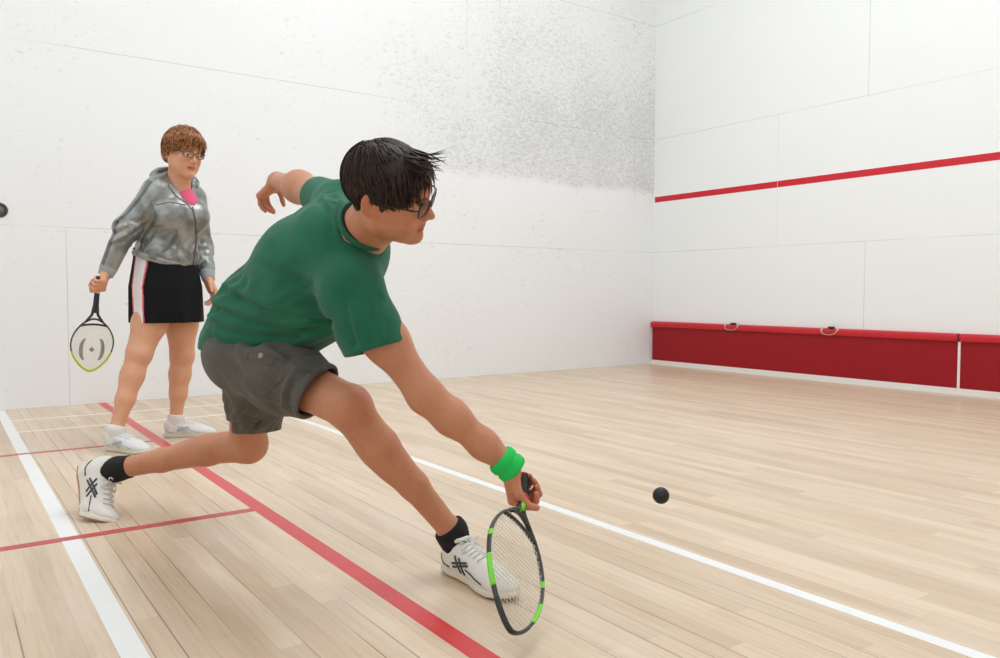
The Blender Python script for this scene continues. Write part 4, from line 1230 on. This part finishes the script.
# open collar with a V down the front
vb = at(193, 207, 4.02)
S.cone(wNeck-A(0, 0, .03)+wf*.02, wHC+A(0, 0, -.04), .054, .078, .008, sub=True)
S.ell((wNeck+vb)/2+wf*.055+A(0, 0, .012), frame(nrm(vb-wNeck), wf), A(.075, .034, .05), .008, sub=True)
def jtint(P):
    T_ = np.ones((len(P), 3))
    # dark panel down the outside of each sleeve
    for s0, e0, w0, out in ((wShR, wElR, wWrR, -wl*1.0+wf*.25), (wShL, wElL, wWrL, wl)):
        for a, b in ((s0, e0), (e0, w0)):
            d = nrm(b-a); h = (P-a)@d; q = P-a-np.outer(h, d); L_ = np.linalg.norm(b-a)
            o_ = nrm(out-d*(out@d)); ang = (q@o_)/(np.linalg.norm(q, axis=1)+1e-6)
            side = q@np.cross(d, o_)
            m_ = (h > -.02)*(h < L_+.01)*(np.linalg.norm(q, axis=1) < .09)*(ang > 0)*sstep(.026, .018, np.abs(side-.004))
            T_ = T_*(1-.62*m_[:, None])
    q = (P-vb)@wl; z = (P-hemJ)@A(0, 0, 1)
    # flank panel
    s_ = (P-at(168, 240, 4.1))@wl; f_ = (P-at(168, 240, 4.1))@wf
    m_ = (np.linalg.norm(P-at(160, 235, 4.05), axis=1) < .2)*(s_ < -.10)*sstep(.05, .035, np.abs(f_+.02))*(z < .26)
    T_ = T_*(1-.45*m_[:, None])
    return T_
jacket = S.build('jacket', M_silver, woman, h=VOX*.9, smooth_it=1, tint=jtint)
JS = S
# zip, pocket edges, hem and cuffs, hood
zp = draped(JS, [(192.5, 207, 4.0), (195.5, 222, 4.0), (196.5, 240, 4.0), (193, 266, 4.0)], back=.25)
MB().tube(zp, .0042, 6).build('zip', plain('dark_zip', srgb(92, 92, 94), .4, .5), jacket)
pk = MB(); pk.tube(draped(JS, [(176, 229, 4.0), (177, 238, 4.0), (172, 245, 4.0), (163, 252, 4.0)], back=.25), .0040, 6)
pk.tube(draped(JS, [(168, 185, 4.0), (176, 196, 4.0), (186, 203, 4.0), (193, 210, 4.0)], back=.25), .0042, 6)
pk.tube(draped(JS, [(150, 200, 4.0), (156, 216, 4.0), (146, 232, 4.0), (142, 250, 4.0)], back=.25), .0028, 6)
pk.tube(draped(JS, [(156, 205, 4.0), (170, 202, 4.0), (186, 205, 4.0)], back=.25), .0026, 6)
pk.build('seam', plain('grey_piping', srgb(112, 112, 112), .5), jacket)
S = Sdf(); S.ell(at(166, 257, 4.10), BW, A(.145, .165, .105), .01); S.clip(hemJ+A(0, 0, .022), -hemNJ, .006).clip(hemJ+A(0, 0, -.010), hemNJ, .006)
S.ell(at(166, 257, 4.10), BW, A(.131, .151, .115), .004, sub=True); S.fn(lambda P, D: D+.0012*np.sin((P@wl)*620)); S.build('hem_band', M_cuff, jacket, h=.004)
for c, d, r, n_ in ((wElR+(wWrR-wElR)*.86, dR_, .040, 'cuff'), (wElL+(wWrL-wElL)*.84, dL_, .037, 'cuff')):
    MB().lathe(c, d, [(-.012, r*.7), (-.012, r*1.0), (-.004, r*1.06), (.012, r*.98), (.030, r*.90), (.040, r*.86), (.040, r*.70)], 28).build(n_, M_cuff, jacket)
hood = Sdf(); c = wNeck-wf*.040+A(0, 0, -.004)
P_ = [wNeck+wf*(.058*math.cos(a)-.030)+wl*(.094*math.sin(a))+A(0, 0, -.045*math.cos(a)+.030) for a in np.linspace(.55, 2*math.pi-.55, 12)]
hood.chain(P_, [.020, .022, .025, .028, .031, .033, .033, .031, .028, .025, .022, .020], .02)
hood.ell(wNeck-wf*.105+A(0, 0, .005), BW, A(.040, .090, .060), .04)
hood.fn(lambda P, D: folds(P, D, wNeck, .2, wl, 90, .005, 61)); hood.cone(wNeck+A(0, 0, -.05), wHC, .050, .078, .006, sub=True)
hood.build('hood', M_silver, jacket, h=.0045, tint=lambda P: np.ones((len(P), 3))*.96)
# pink top in the V
S = Sdf(); S.ell((wNeck+vb)/2-wf*.010+A(0, 0, .004), frame(nrm(vb-wNeck), wf), A(.095, .052, .042), .02)
S.cone(wNeck-A(0, 0, .02), wHC, .0555, .07, .006, sub=True); S.clip(wNeck+wf*.03+A(0, 0, .012), nrm(A(0, 0, 1)-wf*.3), .004)
S.build('pink_top', M_pink, woman, h=.004)

# skirt -------------------------------------------------------------
t_ = NT('black_skirt_knit'); a_ = t_.n.new('ShaderNodeVertexColor'); a_.layer_name = 'tint'
t_.set(Base_Color=a_.outputs[0], Roughness=.85, Specular_IOR_Level=.2); t_.bump(t_.noise(t_.coord(), 30, 3), .3, .004); M_skirt = t_.m
kt = at(165, 258, 4.11); kb = at(167, 322, 4.13)
def skirt_core(P):
    h = np.clip((kt[2]-P[:, 2])/(kt[2]-kb[2]), -.3, 1.3); c = kt+(kb-kt)*h[:, None]; q = P-c
    a = .138+.026*np.clip(h, 0, .45)/.45+.010*h; b = .152+.024*np.clip(h, 0, .45)/.45+.004*h
    th = np.arctan2(q@wl, q@wf); rip = .004*h*np.sin(th*7+1.0)+.003*h*np.sin(th*11)
    return (np.sqrt(((q@wf)/a)**2+((q@wl)/b)**2)-1)*.16-rip
S = Sdf(); S.lo = kb-A(.26, .26, .05); S.hi = kt+A(.26, .26, .08)
S.fn(lambda P, D: skirt_core(P))
S.fn(lambda P, D: np.maximum(np.maximum(D, -(D+.010)), np.maximum(P[:, 2]-kt[2]-.050, kb[2]-P[:, 2])))
def slit(P, D):
    q = P-kb; f_ = q@wf; l_ = q@wl
    w_ = .010*np.clip(1-(q[:, 2])/.055, 0, 1)
    return np.where(l_ < 0, np.maximum(D, w_-np.abs(f_+.018)-.0), D) if False else np.where((l_ < -.04) & (q[:, 2] < .06), np.maximum(D, w_-np.abs(f_-.045)), D)
S.fn(slit)
def ktint(P):
    q = P-kt; f_ = (P-kb)@wf; l_ = (P-kb)@wl
    T_ = np.ones((len(P), 3))*np.array(srgb(20, 20, 22))
    on = l_ < -.04
    for w_, col in ((.050, srgb(224, 96, 110)), (.041, srgb(240, 236, 234))):
        m_ = on*(np.abs(f_-.070) < w_*.8); T_[m_] = col
    return T_
skirt = S.build('skirt', M_skirt, woman, h=.0045, tint=ktint)
# socks, shoes
M_wsock = plain('white_sock', srgb(236, 234, 230), .9)
for h0, X0, an, kn, nm in ((hR_, XR_, wAnR, wKnR, 'white trainer nearest the camera'), (hL_, XL_, wAnL, wKnL, 'white trainer further from the camera')):
    MWs = plain('white_trainer_mesh', srgb(232, 230, 226), .5, noise=.12, nscale=60) if nm.endswith('nearest the camera') else MWs
    so, w_, R_ = shoe(woman, h0, X0, A(0, 0, 1), .90, MWs, MMid2 if 'MMid2' in globals() else MMid, MLace, plain('silver_grey_stripe', srgb(184, 186, 190), .4), low_mat=plain('grey_outsole', srgb(196, 192, 186), .6))
    so['label'] = nm
    sn = nrm(kn-an); sock(woman, an+sn*.014, w_(.062, 0, .06), .0385, .035, M_wsock, lo=an+sn*.012, mid=an)

# her racket
wn = np.cross(wh, RR)
wwd = nrm(cdir(.86, .50, .05))
mats = dict(frame=plain('dark_olive_frame', srgb(66, 72, 66), .3), bumper=plain('yellow_bumper', srgb(214, 226, 40), .4),
            throat=plain('black_silver_throat', srgb(50, 52, 50), .3), string=plain('cream_string', srgb(232, 230, 206), .4), grip=plain('black_overgrip', srgb(30, 30, 32), .7),
            collar=plain('white_grip_collar', srgb(235, 235, 232), .5), shaft=plain('black_shaft', srgb(40, 42, 42), .35))
rk, rw, st, rR = racket(wG, wh, wwd, .370, .195, .190, .075, mats, 'black and yellow squash racket with cream strings hanging from the woman\'s hand', logo=True, string_gap=.0085)
# grey stencil on the strings: two curved bars and a diamond
lg = MB()
for sd in (-1, 1):
    lg.tube([rw(.190+.21+.075*math.sin(a), sd*(.030+.020*math.cos(a)), .0018) for a in np.linspace(-1.35, 1.35, 14)], [.003+.0065*math.cos(a) for a in np.linspace(-1.35, 1.35, 14)], 8, flat=(np.cross(wh, wwd), .16) if False else None)
lg.add([rw(.190+.21+.018*a, .013*b, .0018+.001*c) for c in (0, 1) for a, b in ((1, 0), (0, 1), (-1, 0), (0, -1))], [(0, 1, 2, 3), (7, 6, 5, 4), (0, 4, 5, 1), (1, 5, 6, 2), (2, 6, 7, 3), (3, 7, 4, 0)])
o = lg.build('string_stencil', plain('grey_ink', srgb(168, 170, 160), .7), rk)
# ---------------------------------------------------------------- world and view
w = bpy.data.worlds.new('world'); SC.world = w; w.use_nodes = True
w.node_tree.nodes['Background'].inputs[0].default_value = (.86,.93,1, 1); w.node_tree.nodes['Background'].inputs[1].default_value = WLD  # even world light, added as fill through the opening above wall_back
vs = SC.view_settings; vs.view_transform = 'Standard'; vs.look = 'None'; vs.exposure = EXPO; vs.gamma = 1; vs.use_curve_mapping = False
SC.cycles.max_bounces = 8; SC.cycles.use_denoising = True
